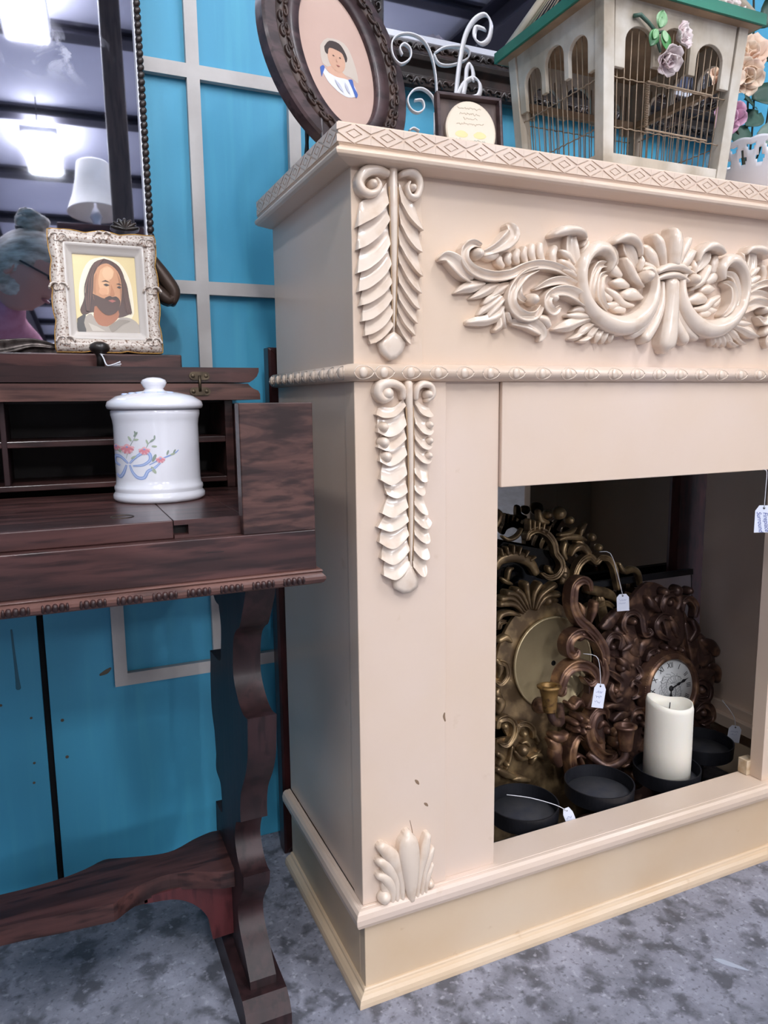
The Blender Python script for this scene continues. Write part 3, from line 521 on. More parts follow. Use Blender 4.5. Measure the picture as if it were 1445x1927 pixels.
SCONCE = [('g',24,[(1.9,474.8,3.5),(-3.2,490.8,6.6),(-19.1,498.0,8.3),(-36.6,490.1,9.1),(-42.3,471.1,9.6),(-41.5,449.2,9.6),(-28.8,423.5,10.1),(-5.1,402.7,10.2),(16.3,377.4,10.3),(28.2,353.3,10.3),(30.5,330.3,9.0)]),('g',26,[(13.4,373.4,3.6),(0.0,386.4,7.6),(-24.0,398.6,8.8),(-45.4,395.0,9.6),(-56.3,381.1,9.6),(-52.8,364.1,9.2),(-38.3,357.6,7.5),(-31.4,366.5,3.5)]),('r',18,[(-5.3,391.6,4.4),(-16.1,390.9,9.3),(-23.0,384.1,5.7)]),('r',16,[(-22.8,453.5,2.2),(-15.1,439.3,7.5),(-12.7,423.6,2.6)]),('r',16,[(3.3,410.4,2.2),(11.9,431.5,6.7),(15.0,448.9,7.5)]),('g',28,[(-79.6,287.8,4.4),(-75.2,306.9,9.2),(-65.5,327.3,10.1),(-44.1,338.3,10.6),(-17.4,334.1,10.7),(2.7,318.6,9.9),(6.5,304.5,8.5),(-4.6,297.3,6.7),(-15.2,307.0,3.1)]),('g',24,[(23.7,337.8,7.6),(29.3,312.1,8.6),(20.1,291.0,9.0),(3.1,271.3,9.5),(-9.6,253.2,8.1)]),('g',26,[(35.4,220.0,2.7),(30.1,236.9,6.8),(10.8,241.6,8.6),(-6.6,226.7,9.9),(-12.1,199.4,10.4),(-1.7,172.3,10.5),(20.0,149.5,10.5),(42.4,142.5,9.2),(56.1,147.8,3.2)]),('g',24,[(-21.9,190.0,2.3),(-35.3,197.1,5.8),(-49.1,181.9,8.1),(-53.1,157.9,8.5),(-48.8,134.4,8.6),(-46.6,115.8,6.8)]),('g',22,[(-45.6,156.4,3.1),(-40.8,130.4,6.8),(-19.3,117.8,8.6),(5.4,115.8,8.7),(17.4,129.3,8.3),(6.0,144.4,5.0)]),('r',22,[(-53.8,265.6,3.5),(-43.3,257.0,6.7),(-29.7,265.8,7.1),(-19.1,254.9,4.0)]),('r',16,[(7.3,204.7,3.2),(12.4,185.5,7.7),(31.7,170.2,4.6)]),('b',26,[(33.6,197.4,8.7)]),('b',28,[(57.1,167.4,12.0)]),('r',18,[(40.7,202.9,3.7),(26.9,212.4,6.8),(18.3,202.6,3.2)]),('r',20,[(-92.0,210.5,4.4),(-81.7,204.1,8.9),(-66.0,201.0,8.0),(-55.2,207.8,3.1)]),('r',20,[(-97.5,202.8,2.6),(-82.2,186.3,11.1),(-82.6,168.6,11.1),(-75.2,149.1,6.7)]),('b',20,[(-112.5,269.4,15.2)]),('r',18,[(-58.3,299.6,2.2),(-63.9,287.3,4.0),(-69.3,281.6,2.2)]),('r',18,[(25.2,269.7,2.3),(19.9,282.0,5.4),(11.7,290.1,2.3)]),('b',30,[(97.7,92.1,17.0)]),('r',30,[(70.5,118.0,3.7),(87.9,121.3,8.0),(111.2,111.7,8.0),(125.7,94.3,3.8)]),('r',30,[(73.0,96.3,3.7),(78.6,81.0,8.0),(101.8,71.1,7.1),(122.5,78.3,3.3)]),('r',18,[(62.8,166.2,3.7),(71.0,145.9,7.9),(88.1,128.3,7.0)]),('r',14,[(-29.3,159.8,2.3),(-21.5,142.2,4.1),(-19.0,132.6,1.8)]),('r',14,[(-45.8,149.6,1.8),(-29.4,157.5,3.6),(-13.2,149.6,1.8)]),('r',16,[(80.4,190.7,2.8),(60.2,185.3,5.5),(57.2,176.6,2.8)]),('r',32,[(-25.5,220.8,3.6),(-16.9,217.1,6.8),(-11.2,214.6,4.1)]),('r',32,[(-30.3,217.8,3.6),(-28.2,209.3,6.7),(-26.8,203.8,4.0)]),('r',32,[(-36.8,220.5,3.6),(-43.2,215.8,6.7),(-47.4,212.8,4.0)]),('r',32,[(-38.4,226.2,3.6),(-46.9,229.9,6.7),(-52.5,232.4,4.0)]),('r',32,[(-33.6,229.3,3.6),(-35.7,237.7,6.7),(-37.1,243.1,4.0)]),('r',32,[(-27.1,226.6,3.6),(-20.7,231.3,6.7),(-16.4,234.3,4.0)]),('b',38,[(-32.0,223.5,5.4)])]
CLOCK_SCROLLS = [('g',18,[(-86.5,366.1,3.6),(-97.1,383.1,6.2),(-88.0,402.7,6.7),(-67.9,408.0,7.3),(-50.2,395.3,6.8),(-46.2,373.7,6.8),(-40.2,357.1,6.3),(-23.2,357.4,5.3),(-26.2,365.8,2.6)]),('b',20,[(-67.3,387.0,8.8)]),('b',20,[(-29.9,359.6,5.8)]),('g',18,[(-118.2,318.6,3.1),(-137.0,329.2,6.1),(-142.4,350.6,7.2),(-125.5,367.5,7.2),(-103.2,358.0,6.7),(-107.5,337.8,5.2)]),('b',18,[(-123.5,342.7,8.7)]),('g',18,[(27.6,334.3,3.2),(-2.9,352.0,6.9),(-10.5,374.3,7.4),(9.2,389.1,7.4),(36.6,380.2,6.4)]),('g',18,[(16.2,392.2,3.2),(6.6,409.4,6.9),(17.9,429.4,7.4),(42.5,431.9,7.5),(55.8,414.2,7.0),(48.1,398.9,4.3)]),('g',18,[(65.5,391.4,3.2),(66.3,410.2,6.5),(84.4,416.2,7.0),(101.7,397.8,7.1),(97.1,376.5,5.4)]),('b',20,[(31.2,414.4,9.1)]),('b',22,[(53.2,436.0,13.4)]),('b',22,[(18.3,437.3,10.6)]),('b',22,[(85.1,432.4,9.7)]),('r',18,[(2.7,399.2,4.2),(-17.0,417.6,10.5),(-26.6,431.9,4.2)]),('r',18,[(29.9,385.1,3.7),(42.7,359.2,9.7),(48.9,339.4,4.3)]),('r',18,[(93.2,368.8,5.4),(103.1,345.6,9.8),(84.1,326.3,5.4)]),('r',16,[(-93.2,361.8,4.1),(-77.5,346.5,10.4),(-68.4,326.9,10.4),(-55.6,314.4,4.2)]),('r',16,[(-60.6,352.0,4.2),(-77.8,338.7,7.8),(-98.0,331.2,3.1)]),('r',16,[(-105.2,316.6,3.1),(-92.7,304.3,10.4),(-80.2,289.2,4.2)]),('b',18,[(-99.7,294.9,8.8)]),('b',18,[(-76.4,299.2,6.8)]),('g',16,[(-36.0,300.9,3.2),(-28.5,315.7,5.8),(-7.9,318.0,6.4),(-15.3,305.7,3.7)]),('b',18,[(16.5,321.1,8.0)]),('b',18,[(40.8,316.2,7.0)]),('b',18,[(-6.2,317.7,6.9)]),('b',18,[(60.0,309.3,7.0)]),('g',16,[(-138.6,295.9,3.6),(-123.0,285.6,6.7),(-104.2,269.5,6.7),(-108.3,251.9,5.7)]),('g',16,[(-60.1,291.3,5.2),(-54.0,277.2,6.8),(-67.8,268.8,5.8)]),('g',16,[(-81.8,255.3,3.7),(-71.4,264.1,6.3),(-58.6,251.4,6.8),(-62.6,236.2,6.3),(-76.3,230.7,3.7)]),('g',16,[(-127.1,268.1,3.6),(-134.2,253.7,6.7),(-122.1,236.0,7.2),(-102.4,237.8,5.7)]),('b',16,[(-118.0,253.5,7.8)]),('r',16,[(-142.1,223.9,4.1),(-116.3,221.9,9.3),(-90.6,209.5,7.8)]),('r',16,[(-127.5,192.6,4.1),(-107.5,199.4,10.4),(-81.1,199.8,5.2)]),('b',16,[(-98.2,187.2,10.4)]),('g',16,[(-85.2,182.1,3.7),(-74.3,201.2,6.8),(-50.9,199.7,6.9),(-44.9,182.6,5.8)]),('b',16,[(-61.6,185.7,7.9)]),('b',16,[(-48.9,170.0,6.9)]),('b',16,[(-35.9,156.8,6.4)]),('r',14,[(-43.1,147.5,4.2),(-30.1,134.2,9.6),(-51.6,111.7,4.8)]),('r',14,[(104.7,298.7,5.5),(118.4,277.3,13.7),(140.7,279.5,11.1)]),('r',14,[(99.3,258.2,5.5),(124.5,245.9,13.8),(150.7,250.1,8.3)]),('g',16,[(94.5,231.4,3.8),(116.5,233.3,7.7),(134.3,216.5,8.3),(129.7,195.0,7.7),(107.6,196.0,3.9)]),('b',16,[(115.7,214.0,9.4)]),('r',14,[(120.3,321.2,5.5),(145.6,306.5,13.8),(163.5,287.2,11.1)]),('r',14,[(140.1,265.7,8.3),(161.9,248.3,11.1),(164.7,225.4,6.7)]),('g',16,[(95.6,173.2,3.8),(114.4,183.7,7.7),(136.1,171.5,7.8),(138.9,148.6,7.2),(116.3,141.6,5.5)]),('b',16,[(117.2,163.7,9.4)]),('r',14,[(127.2,136.8,8.3),(130.2,119.4,10.0),(122.3,109.7,3.9)]),('r',14,[(104.5,124.4,3.9),(115.2,116.7,7.2),(133.5,110.4,3.9)]),('r',12,[(-143.9,384.2,5.1),(-127.6,389.7,12.8),(-107.5,405.2,10.3),(-90.8,413.5,4.1)]),('r',12,[(-20.5,341.1,5.3),(-41.3,333.5,10.5),(-49.0,313.4,5.3)]),('r',12,[(78.5,362.6,5.4),(94.9,324.8,16.3),(100.5,285.6,13.7),(98.6,241.8,11.0)]),('r',10,[(-102.5,373.5,10.3),(-77.3,349.1,23.4),(-72.7,306.5,23.5),(-84.8,261.1,23.5),(-93.2,223.1,23.5),(-68.7,179.0,18.4)]),('r',10,[(3.5,417.7,13.2),(30.7,403.8,29.3),(46.7,369.4,29.5),(48.6,331.3,24.2)]),('r',8,[(109.8,333.7,10.9),(130.4,297.7,22.0),(139.5,251.8,22.1),(126.6,209.4,22.1),(113.3,158.9,16.6)])]
# ------------------------------------------------------------------ the room
flo = struct(MB().box(-5.0, 6.5, -11.0, 0.60, -0.05, 0.0).build('floor', FLOORM), 'mottled grey concrete floor')
b = MB(); b.prism(catmull([(.503, -.150), (.516, -.158), (.533, -.189), (.520, -.178), (.508, -.164), (.503, -.150)], 3)[:-1], 0.0, .0004, 'z'); b.build('pale_scuff', mat('pale_scuff', 'a9b0bf', .6), flo)
WALL_Y = 0.45
wb = struct(MB().box(-5.0, 6.5, WALL_Y + 0.012, WALL_Y + 0.15, 0.0, CEIL).build('wall_back', mat('dark_gap', '0c0d10', 0.9)), 'wall of bright blue painted boards')
for (x0, x1) in ((-5.0, -2.8), (-2.79, -1.6), (-1.595, -0.392), (-0.382, 0.84), (0.843, 2.06), (2.065, 3.4), (3.41, 6.5)):
    MB().box(x0, x1, WALL_Y, WALL_Y + 0.014, 0.0, CEIL).build('board', BLUE, wb, bevel=0.001)
# nail holes and scuffs in the boards beside the open joint
chip = mat('bare_wood_chip', '5c5348', 0.8)
for (x, z, r) in ((-0.412, 0.315, .004), (-0.365, 0.302, .005), (-0.362, 0.235, .005), (-0.413, 0.235, .004), (-0.416, 0.200, .004), (-0.455, 0.345, .004)):
    b = MB(); b.boss(x, z, r * .6, 0.0006, 7)
    o = b.build('paint_chip', chip, wb); o.location = (0, WALL_Y - 0.0002, 0)
b = MB(); b.stroke([(-0.30, 0.372, .002), (-0.29, 0.376, .004), (-0.283, 0.381, .002)], 0.0008, 'r'); o = b.build('paint_chip', chip, wb); o.location = (0, WALL_Y, 0)
b = MB(); b.stroke([(-0.43, 0.47, .0015), (-0.428, 0.40, .0025), (-0.427, 0.37, .004)], 0.0007, 'r'); o = b.build('paint_drip', mat('dark_blue_paint', '22647a', 0.4), wb); o.location = (0, WALL_Y, 0)

shopwall = mat('plain_shop_wall', 'a8a4a0', 0.8, col2='8c8a8a', nscale=1.2)
struct(MB().box(-5.0, 6.5, -11.1, -11.0, 0.0, CEIL).build('wall_front', shopwall), 'plain far shop wall behind the viewer')
struct(MB().box(-5.1, -5.0, -11.0, 0.6, 0.0, CEIL).build('wall_left', mat('dim_shop_wall', '86868c', 0.8)), 'plain shop wall on the left')
struct(MB().box(6.5, 6.6, -11.0, 0.6, 0.0, CEIL).build('wall_right', shopwall), 'plain shop wall on the right')
insul = mat('white_insulation_sheet', 'e6e6ee', 0.6, col2='d6d7e2', nscale=1.6)
ce = struct(MB().box(-5.0, 6.5, -11.0, 0.6, CEIL + 0.12, CEIL + 0.2).build('ceiling', insul), 'white insulated metal roof with dark beams')
steel = mat('dark_painted_steel', '2e2c38', 0.5)
for k in range(12):
    y = -10.9 + k * 0.98
    b = MB(); b.box(-5, 6.5, y - .05, y + .05, CEIL + .10, CEIL + .12); b.box(-5, 6.5, y - .01, y + .01, CEIL + .06, CEIL + .12); b.box(-5, 6.5, y - .05, y + .05, CEIL + .05, CEIL + .06)
    b.build('purlin', steel, ce)
for x in (-3.4, -1.25, 0.25, 2.6, 5.0):
    b = MB(); b.box(x - .11, x + .11, -11.0, .45, CEIL - .16, CEIL - .14); b.box(x - .015, x + .015, -11.0, .45, CEIL - .14, CEIL + .06); b.box(x - .11, x + .11, -11.0, .45, CEIL + .03, CEIL + .05)
    b.build('roof_beam', steel, ce)
for (lx, ly, lw, ll, lp) in LAMPS:  # fixtures for the reflected panels and for the added fill lamps alike
    t = thing('ceiling_or_fill_light', 'white rectangular light panel under the shop roof', 'light', (lx, ly, CEIL - .08), group='ceiling light panels over the aisle')
    MB().box(-lw / 2 - .02, lw / 2 + .02, -ll / 2 - .02, ll / 2 + .02, 0.0, 0.045).build('housing', mat('white_lamp_housing', 'd8d8dc', .5) if 'white_lamp_housing' not in MATS else MATS['white_lamp_housing'], t, bevel=.003)
    for s in (-.4, .4):
        MB().tube([(0, s, .045), (0, s, .20)], .004, 6).build('hanger', steel, t)

# white lattice of mitred bars fixed to the blue boards
lat = thing('lattice_frame', 'white painted lattice of square openings fixed on blue wall', 'lattice', (-0.012, WALL_Y - 0.006, 0.35))
LX = [-0.267, -0.097, 0.073, 0.243]
LZ = [0.361, 0.6925, 1.026, 1.366, 1.706]
WV, HB = 0.0105, 0.0108
def bar(poly, name):
    b = MB(); b.prism(poly, WALL_Y - .0125, WALL_Y - .0005)
    b.build(name, TRIMW, lat, bevel=.0028, origin=lat.location)
xl, xr, zb, zt = LX[0], LX[-1], LZ[0], LZ[-1]
bar([(xl - WV, zb - HB), (xl + WV, zb + HB), (xl + WV, zt - HB), (xl - WV, zt + HB)], 'upright_bar')
bar([(xr + WV, zb - HB), (xr + WV, zt + HB), (xr - WV, zt - HB), (xr - WV, zb + HB)], 'upright_bar')
bar([(xl - WV, zb - HB), (xr + WV, zb - HB), (xr - WV, zb + HB), (xl + WV, zb + HB)], 'cross_bar')
bar([(xl - WV, zt + HB), (xl + WV, zt - HB), (xr - WV, zt - HB), (xr + WV, zt + HB)], 'cross_bar')
for x in LX[1:-1]:
    for j in range(len(LZ) - 1):
        z0 = LZ[j] + HB; z1 = LZ[j + 1] - HB
        lo_ = [(x, z0 - HB)] if j else []
        hi_ = [(x, z1 + HB)] if j < len(LZ) - 2 else []
        bar([(x - WV, z0)] + lo_ + [(x + WV, z0), (x + WV, z1)] + hi_ + [(x - WV, z1)], 'upright_bar')
for z in LZ[1:-1]:
    for i in range(len(LX) - 1):
        x0 = LX[i] + WV; x1 = LX[i + 1] - WV
        le = [(x0 - WV, z)] if i else []
        ri = [(x1 + WV, z)] if i < len(LX) - 2 else []
        bar([(x0, z - HB), (x1, z - HB)] + ri + [(x1, z + HB), (x0, z + HB)] + le, 'cross_bar')

# ------------------------------------------------------------------ fireplace surround
FP = thing('fireplace_surround', 'cream painted wooden fireplace surround with carved leaf scrolls', 'fireplace', (0.5, 0.165, 0.0))
FO = FP.location
def fp(b, name, m=CREAM, bevel=.0012, parent=None):
    return b.build(name, m, parent or FP, bevel=bevel, origin=FO)
BACK = 0.345
path = [(0, BACK), (0, 0), (1, 0), (1, BACK)]
shelf = fp(MB().box(-.018, 1.018, -.018, BACK, 1.112, 1.1495), 'mantel_shelf')
sm = MB(); sm.sweep([(-.004, 1.15), (.0225, 1.15), (.0240, 1.1485), (.0240, 1.1262), (.0222, 1.1240), (.0228, 1.1226), (.0265, 1.1212), (.0284, 1.1178), (.0272, 1.1140), (.0235, 1.1120), (.015, 1.1108), (.004, 1.1088), (-.004, 1.1088)], path)
fp(sm, 'shelf_molding', bevel=.0006)
def diamond_mesh():
    b = MB(); a, c = .0211, .0110; g = .00075; d = .0013
    def prism(pts): b.prism(pts, -d, .0003)
    o1, i1, i2 = .93, .50, .38
    D = [(-a, 0), (0, c), (a, 0), (0, -c)]
    for k in range(4):
        p, q = D[k], D[(k + 1) % 4]
        prism([(p[0] * o1, p[1] * o1), (q[0] * o1, q[1] * o1), (q[0] * i1, q[1] * i1), (p[0] * i1, p[1] * i1)])
    prism([(x * i2, y * i2) for x, y in D])
    for sx in (-1, 1):
        for sz in (-1, 1):
            prism([(sx * a, sz * c * .93), (sx * a, sz * g * 3), (sx * g * 3.2, sz * c * .93)])
    return b.mesh('carved_diamond', CREAM)
DM = diamond_mesh()
for k in range(25):
    x = -.0049 + .0424 * k
    link_mesh('carved_diamond', DM, FP, (x - FO.x, -.0240 - FO.y, 1.1372), scale=(1, 1, 1) if k < 24 else (.9, 1, 1))
for k in range(8):
    link_mesh('carved_diamond', DM, FP, (-.0240 - FO.x, .0008 + .0455 * k - FO.y, 1.1372), (0, 0, -PI / 2), (1.06, 1, 1))
    link_mesh('carved_diamond', DM, FP, (1.0240 - FO.x, .0008 + .0455 * k - FO.y, 1.1372), (0, 0, PI / 2), (1.06, 1, 1))
for s in (0, 1):
    X = lambda a, b: (a, b) if s == 0 else (1 - b, 1 - a)
    fp(MB().box(*X(0, .0957), 0, .06, .857, 1.1105), 'frieze_block')
    fp(MB().box(*X(.0008, .016), .055, BACK, .857, 1.1105), 'frieze_side')
    fp(MB().box(*X(0, .1302), 0, .032, .1435, .8575), 'pilaster')
    fp(MB().box(*X(.1302, .2153), .0055, .032, .1435, .8575), 'inner_stile', bevel=.0008)
    fp(MB().box(*X(.0018, .0165), .0325, BACK, .1435, .8575), 'side_panel', bevel=.0008)
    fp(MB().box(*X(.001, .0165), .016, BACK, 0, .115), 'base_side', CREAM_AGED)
    fp(MB().box(*X(.0165, .045), .05, BACK, .118, .1435), 'inner_ledge')
    fp(MB().box(*X(.0165, .030), .05, BACK, .1435, .165), 'inner_ledge_rail')
fp(MB().box(.0957, .9043, .0045, .03, .857, 1.1105), 'frieze_panel', bevel=0)
fp(MB().box(.2166, .7834, -.0005, .02, .7125, .8575), 'header_board')
fp(MB().box(.10, .90, .0, .05, .1135, .1435), 'sill')
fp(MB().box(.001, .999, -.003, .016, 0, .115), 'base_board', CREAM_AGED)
bm_ = MB(); bm_.sweep([(-.0005, .1439), (.0035, .1437), (.0045, .1428), (.0055, .1437), (.0095, .1430), (.0130, .1395), (.0148, .1325), (.0142, .1245), (.0112, .1180), (.006, .1140), (-.0005, .1140)], path)
fp(bm_, 'base_ledge_molding', bevel=.0006)
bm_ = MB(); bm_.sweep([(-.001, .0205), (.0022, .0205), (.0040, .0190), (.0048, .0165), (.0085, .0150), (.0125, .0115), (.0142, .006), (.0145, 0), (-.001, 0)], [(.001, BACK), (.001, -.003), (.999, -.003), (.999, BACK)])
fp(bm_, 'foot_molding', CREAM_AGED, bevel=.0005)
fp(MB().box(.776, .800, .030, .050, .1437, .172), 'wood_block', CREAM_RAW)
b = MB(); b.boss(.7935, .152, .0035, .0006, 10); o = fp(b, 'screw_hole', HOLE, 0); o.location = (0, .0302 - 0.0006, 0)
for s in (0, 1):
    fp(MB().box(*((.0006, .003) if s == 0 else (.997, .9994)), .0318, .0328, .1437, .857), 'pale_seam', MATS.get('pale_strip') or mat('pale_strip', 'e4dccf', .6), 0)  # narrow paler strip along the joint of side panel and pilaster
# rod with beads below the frieze
R_ = .0108
rod = MB(); rod.sweep([(-.004, .868 + R_)] + [(.0022 + R_ * math.sin(a), .868 + R_ * math.cos(a)) for a in [PI * k / 12 for k in range(0, 13)]] + [(-.004, .868 - R_)], path, smooth=True)
rodo = fp(rod, 'beaded_rod', bevel=0)
def bead_mesh():
    b = MB(); b.ball((0, -R_ * .93, 0), (.0060, .0038, .0068), 14, 9)
    for s in (-1, 1):
        pts = []
        for k in range(13):
            t = -1 + k / 6
            x = t * .0125 + (.0018 if t > 0 else 0) * t
            z = s * .0082 * math.sqrt(max(0, 1 - t * t)) ** 1.2
            pts.append((x, -math.sqrt(max(1e-9, R_ * R_ - z * z)) - .0002, z))
        b.tube(pts, .0007, 5)
    return b.mesh('bead', CREAM_GLOSS)
BEAD = bead_mesh()
xs = [.0076, .0354, .0722, .1114, .1503, .1899, .2304, .2733, .3167, .3564, .3989, .4406, .4825, .5245, .5667, .6095, .6516, .6931] + [.6931 + .0415 * k for k in range(1, 8)]
for x in xs:
    link_mesh('bead', BEAD, rodo, (x - FO.x, -.0022 - FO.y, .868))
for k in range(10):
    link_mesh('bead', BEAD, rodo, (-.0022 - FO.x, .014 + .0352 * k - FO.y, .868), (0, 0, -PI / 2))
    link_mesh('bead', BEAD, rodo, (1.0022 - FO.x, .014 + .0352 * k - FO.y, .868), (0, 0, PI / 2))

# centre carving, left half traced and mirrored
b = MB(); kk, hh, pp = CARVE_MID[3]
b.stroke([(p[0] / 1000, p[1] / 1000, p[2] / 1000) for p in pp], hh * 1.2 / 1000, kk)
carv = b.build('center_carving', CREAM_GLOSS, FP)
carv.location = (.4955 - FO.x, .0045 - FO.y, .985)
mmstrokes(CARVE_MID[:3], CREAM_GLOSS, carv, ('scroll', 'lobe', 'boss'), hs=1.2)
mmstrokes(CARVE, CREAM_GLOSS, carv, ('scroll', 'leaf', 'boss'), mirror=True, hs=1.2)

def lerp2(a, b, t): return (a[0] + (b[0] - a[0]) * t, a[1] + (b[1] - a[1]) * t)
def leaflet(c0, c1, hl, hh):
    """one overlapping leaflet between two curves; it rises towards its lower edge"""
    A0 = catmull([(p[0] / 1000, p[1] / 1000) for p in c0], 4); B = catmull([(p[0] / 1000, p[1] / 1000) for p in c1], 4)
    n = len(A0); A = []
    for i in range(n):                      # the upper edge stops short, so the tips stand apart
        q = i * .80; k = min(n - 2, int(q)); A.append(lerp2(A0[k], A0[k + 1], q - k))
    vs = []; fs = []; m = 7
    for i in range(n):
        t = i / (n - 1)
        k = .72 + .36 * math.sin(PI * min(1, .15 + t * .75)) - .30 * max(0, t - .75)
        row = []
        for j, s in enumerate((-.02, .0, .3, .55, .8, 1.0, 1.0)):
            u = A[i][0] + (B[i][0] - A[i][0]) * s; v = A[i][1] + (B[i][1] - A[i][1]) * s
            if j in (0, 6): y = .002
            else: y = -(hl + (hh - hl) * (s ** 1.25)) * k + (.0012 if j in (2, 3) else 0)
            row.append((u, y, v))
        vs += row
    for i in range(n - 1):
        for j in range(m - 1):
            fs.append((i * m + j, i * m + j + 1, (i + 1) * m + j + 1, (i + 1) * m + j))
    fs.append(tuple(range(m - 1, -1, -1))); fs.append(tuple((n - 1) * m + j for j in range(m)))
    mb = MB(); mb.add(vs, fs, True)
    return mb
def leaf_carving(d, loc, h):
    b = MB(); b.stroke([(p[0] / 1000, p[1] / 1000, p[2] / 1000) for p in d['rib']], h * 1.0, 'r')
    root = b.build('leaf_carving', CREAM_GLOSS, FP)
    root.location = (loc[0] - FO.x, loc[1] - FO.y, loc[2])
    for sgn in (-1, 1):
        R2 = catmull([(p[0] / 1000, p[1] / 1000, p[2] / 1000) for p in d['rib']], 4)
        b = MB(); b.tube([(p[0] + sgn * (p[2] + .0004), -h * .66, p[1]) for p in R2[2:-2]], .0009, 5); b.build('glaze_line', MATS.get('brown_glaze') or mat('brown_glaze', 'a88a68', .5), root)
    for side in ('left', 'right'):
        L = d[side]
        for i in range(1, len(L)):
            o = leaflet(L[i - 1], L[i], h * .38, h * 1.02).build('leaflet', CREAM_GLOSS, root)
            md = o.modifiers.new('edge', 'EDGE_SPLIT'); md.split_angle = math.radians(55)
    P = [(p[0] / 1000, p[1] / 1000) for p in d['tip']]
    cx = sum(p[0] for p in P) / len(P); cz = sum(p[1] for p in P) / len(P)
    b = MB(); n = len(P)
    vs = [(p[0], .002, p[1]) for p in P] + [(p[0], -h * .70, p[1]) for p in P] + [(cx + (p[0] - cx) * .6, -h * .80, cz + (p[1] - cz) * .6) for p in P] + [(cx, -h * .78, cz)]
    fs = []
    for k in range(n):
        k2 = (k + 1) % n
        fs += [(k, k2, n + k2, n + k), (n + k, n + k2, 2 * n + k2, 2 * n + k), (2 * n + k, 2 * n + k2, 3 * n)]
    b.add(vs, fs, True).build('leaf_tip', CREAM_GLOSS, root)
    for s in d['scrolls']:
        b = MB(); b.stroke([(p[0] / 1000, p[1] / 1000, p[2] / 1000) for p in s], h * 1.25, 'r'); b.build('scroll', CREAM_GLOSS, root)
    for p in d['balls']:
        b = MB(); b.boss(p[0] / 1000, p[1] / 1000, p[2] / 1000, h * 1.3); b.build('boss', CREAM_GLOSS, root)
    return root
def mirrored(d):
    out = {}
    for k, v in d.items():
        if k in ('left', 'right'): out[k] = [[(-p[0],) + tuple(p[1:]) for p in c] for c in v]
        elif k == 'scrolls': out[k] = [[(-p[0],) + tuple(p[1:]) for p in c] for c in v]
        else: out[k] = [(-p[0],) + tuple(p[1:]) for p in v]
    return out
leaf_carving(LEAF_UP, (.05, 0, .985), .013)
leaf_carving(LEAF_LOW, (.065, 0, .73), .013)
leaf_carving(mirrored(LEAF_UP), (.95, 0, .985), .013)
leaf_carving(mirrored(LEAF_LOW), (.935, 0, .73), .013)
for sx in (1, -1):
    b = MB(); k, h, p = SHELL[0]; b.stroke([(q[0] * sx / 1000, q[1] / 1000, q[2] / 1000) for q in p], h / 1000, k)
    sh = b.build('shell_carving', CREAM_GLOSS, FP)
    sh.location = ((.065 if sx > 0 else .935) - FO.x, -FO.y, .144)
    mmstrokes([(k, h, [(q[0] * sx,) + tuple(q[1:]) for q in p]) for k, h, p in SHELL[1:]], CREAM_GLOSS, sh, ('lobe', 'lobe', 'boss'))
# dents and pencil scuffs on the pilaster
scuff = mat('brown_scuff', '8a705a', .7)
for pts in ([(.082, .31, .0012), (.0845, .307, .0022), (.087, .303, .001)], [(.096, .272, .0012), (.0985, .270, .002), (.101, .267, .001)], [(.128, .40, .001), (.127, .395, .0018), (.129, .388, .001)], [(.073, .252, .0004), (.0775, .225, .0006), (.074, .195, .0006), (.062, .165, .0003)]):
    b = MB(); b.stroke(pts, .0003, 'r'); o = b.build('scuff', scuff, FP); o.location = (-FO.x, -FO.y - .0001, 0)
# ------------------------------------------------------------------ writing desk
DK = thing('writing_desk', 'dark mahogany spinet desk with open folding lid and trestle legs', 'desk', (-0.56, 0.13, 0.0))
DO = DK.location
def dk(b, name, m=WOOD_X, bevel=.0012, parent=None):
    return b.build(name, m, parent or DK, bevel=bevel, origin=DO)
L0 = -1.06
dk(MB().box(L0, -.0715, -.05, -.03, .637, .6845), 'front_rail')
dk(MB().box(-.157, -.0717, -.0498, -.030, .6845, .8322), 'end_block', WOOD_CATH)
dk(MB().box(L0, L0 + .085, -.0498, -.030, .6845, .8322), 'end_block', WOOD_CATH)
for x0, x1 in ((-.092, -.0725), (L0 + .001, L0 + .0205)):
    dk(MB().box(x0, x1, -.030, .41, .637, .8322), 'side_panel', WOOD_X)
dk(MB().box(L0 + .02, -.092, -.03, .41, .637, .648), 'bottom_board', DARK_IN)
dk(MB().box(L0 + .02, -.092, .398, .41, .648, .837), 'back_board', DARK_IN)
mo = MB(); mo.sweep([(-.004, .6375), (.0045, .6375), (.0062, .6358), (.0045, .6335), (.0060, .6322), (.0086, .6295), (.0090, .6262), (.0070, .6225), (.0040, .6205), (-.004, .6195)],
                    [(L0, .41), (L0, -.05), (-.0715, -.05), (-.0715, .41)])
mold = dk(mo, 'edge_molding', WOOD_L, bevel=.0004)
tb = MB()
for dx in (-.0065, 0, .0065):
    tb.ball((dx, 0, 0), (.0036, .0036, .0048), 10, 7)
tb.ball((-.0115, 0, 0), (.002, .003, .0046), 8, 6); tb.ball((.0115, 0, 0), (.002, .003, .0046), 8, 6)
TB = tb.mesh('carved_beads', WOOD_X)
for k in range(26):
    x = -.102 - .0362 * k
    link_mesh('carved_beads', TB, mold, (x - DO.x, -.0578 - DO.y, .6268))
for k in range(11):
    link_mesh('carved_beads', TB, mold, (-.0637 - DO.x, -.02 + .0362 * k - DO.y, .6268), (0, 0, PI / 2))
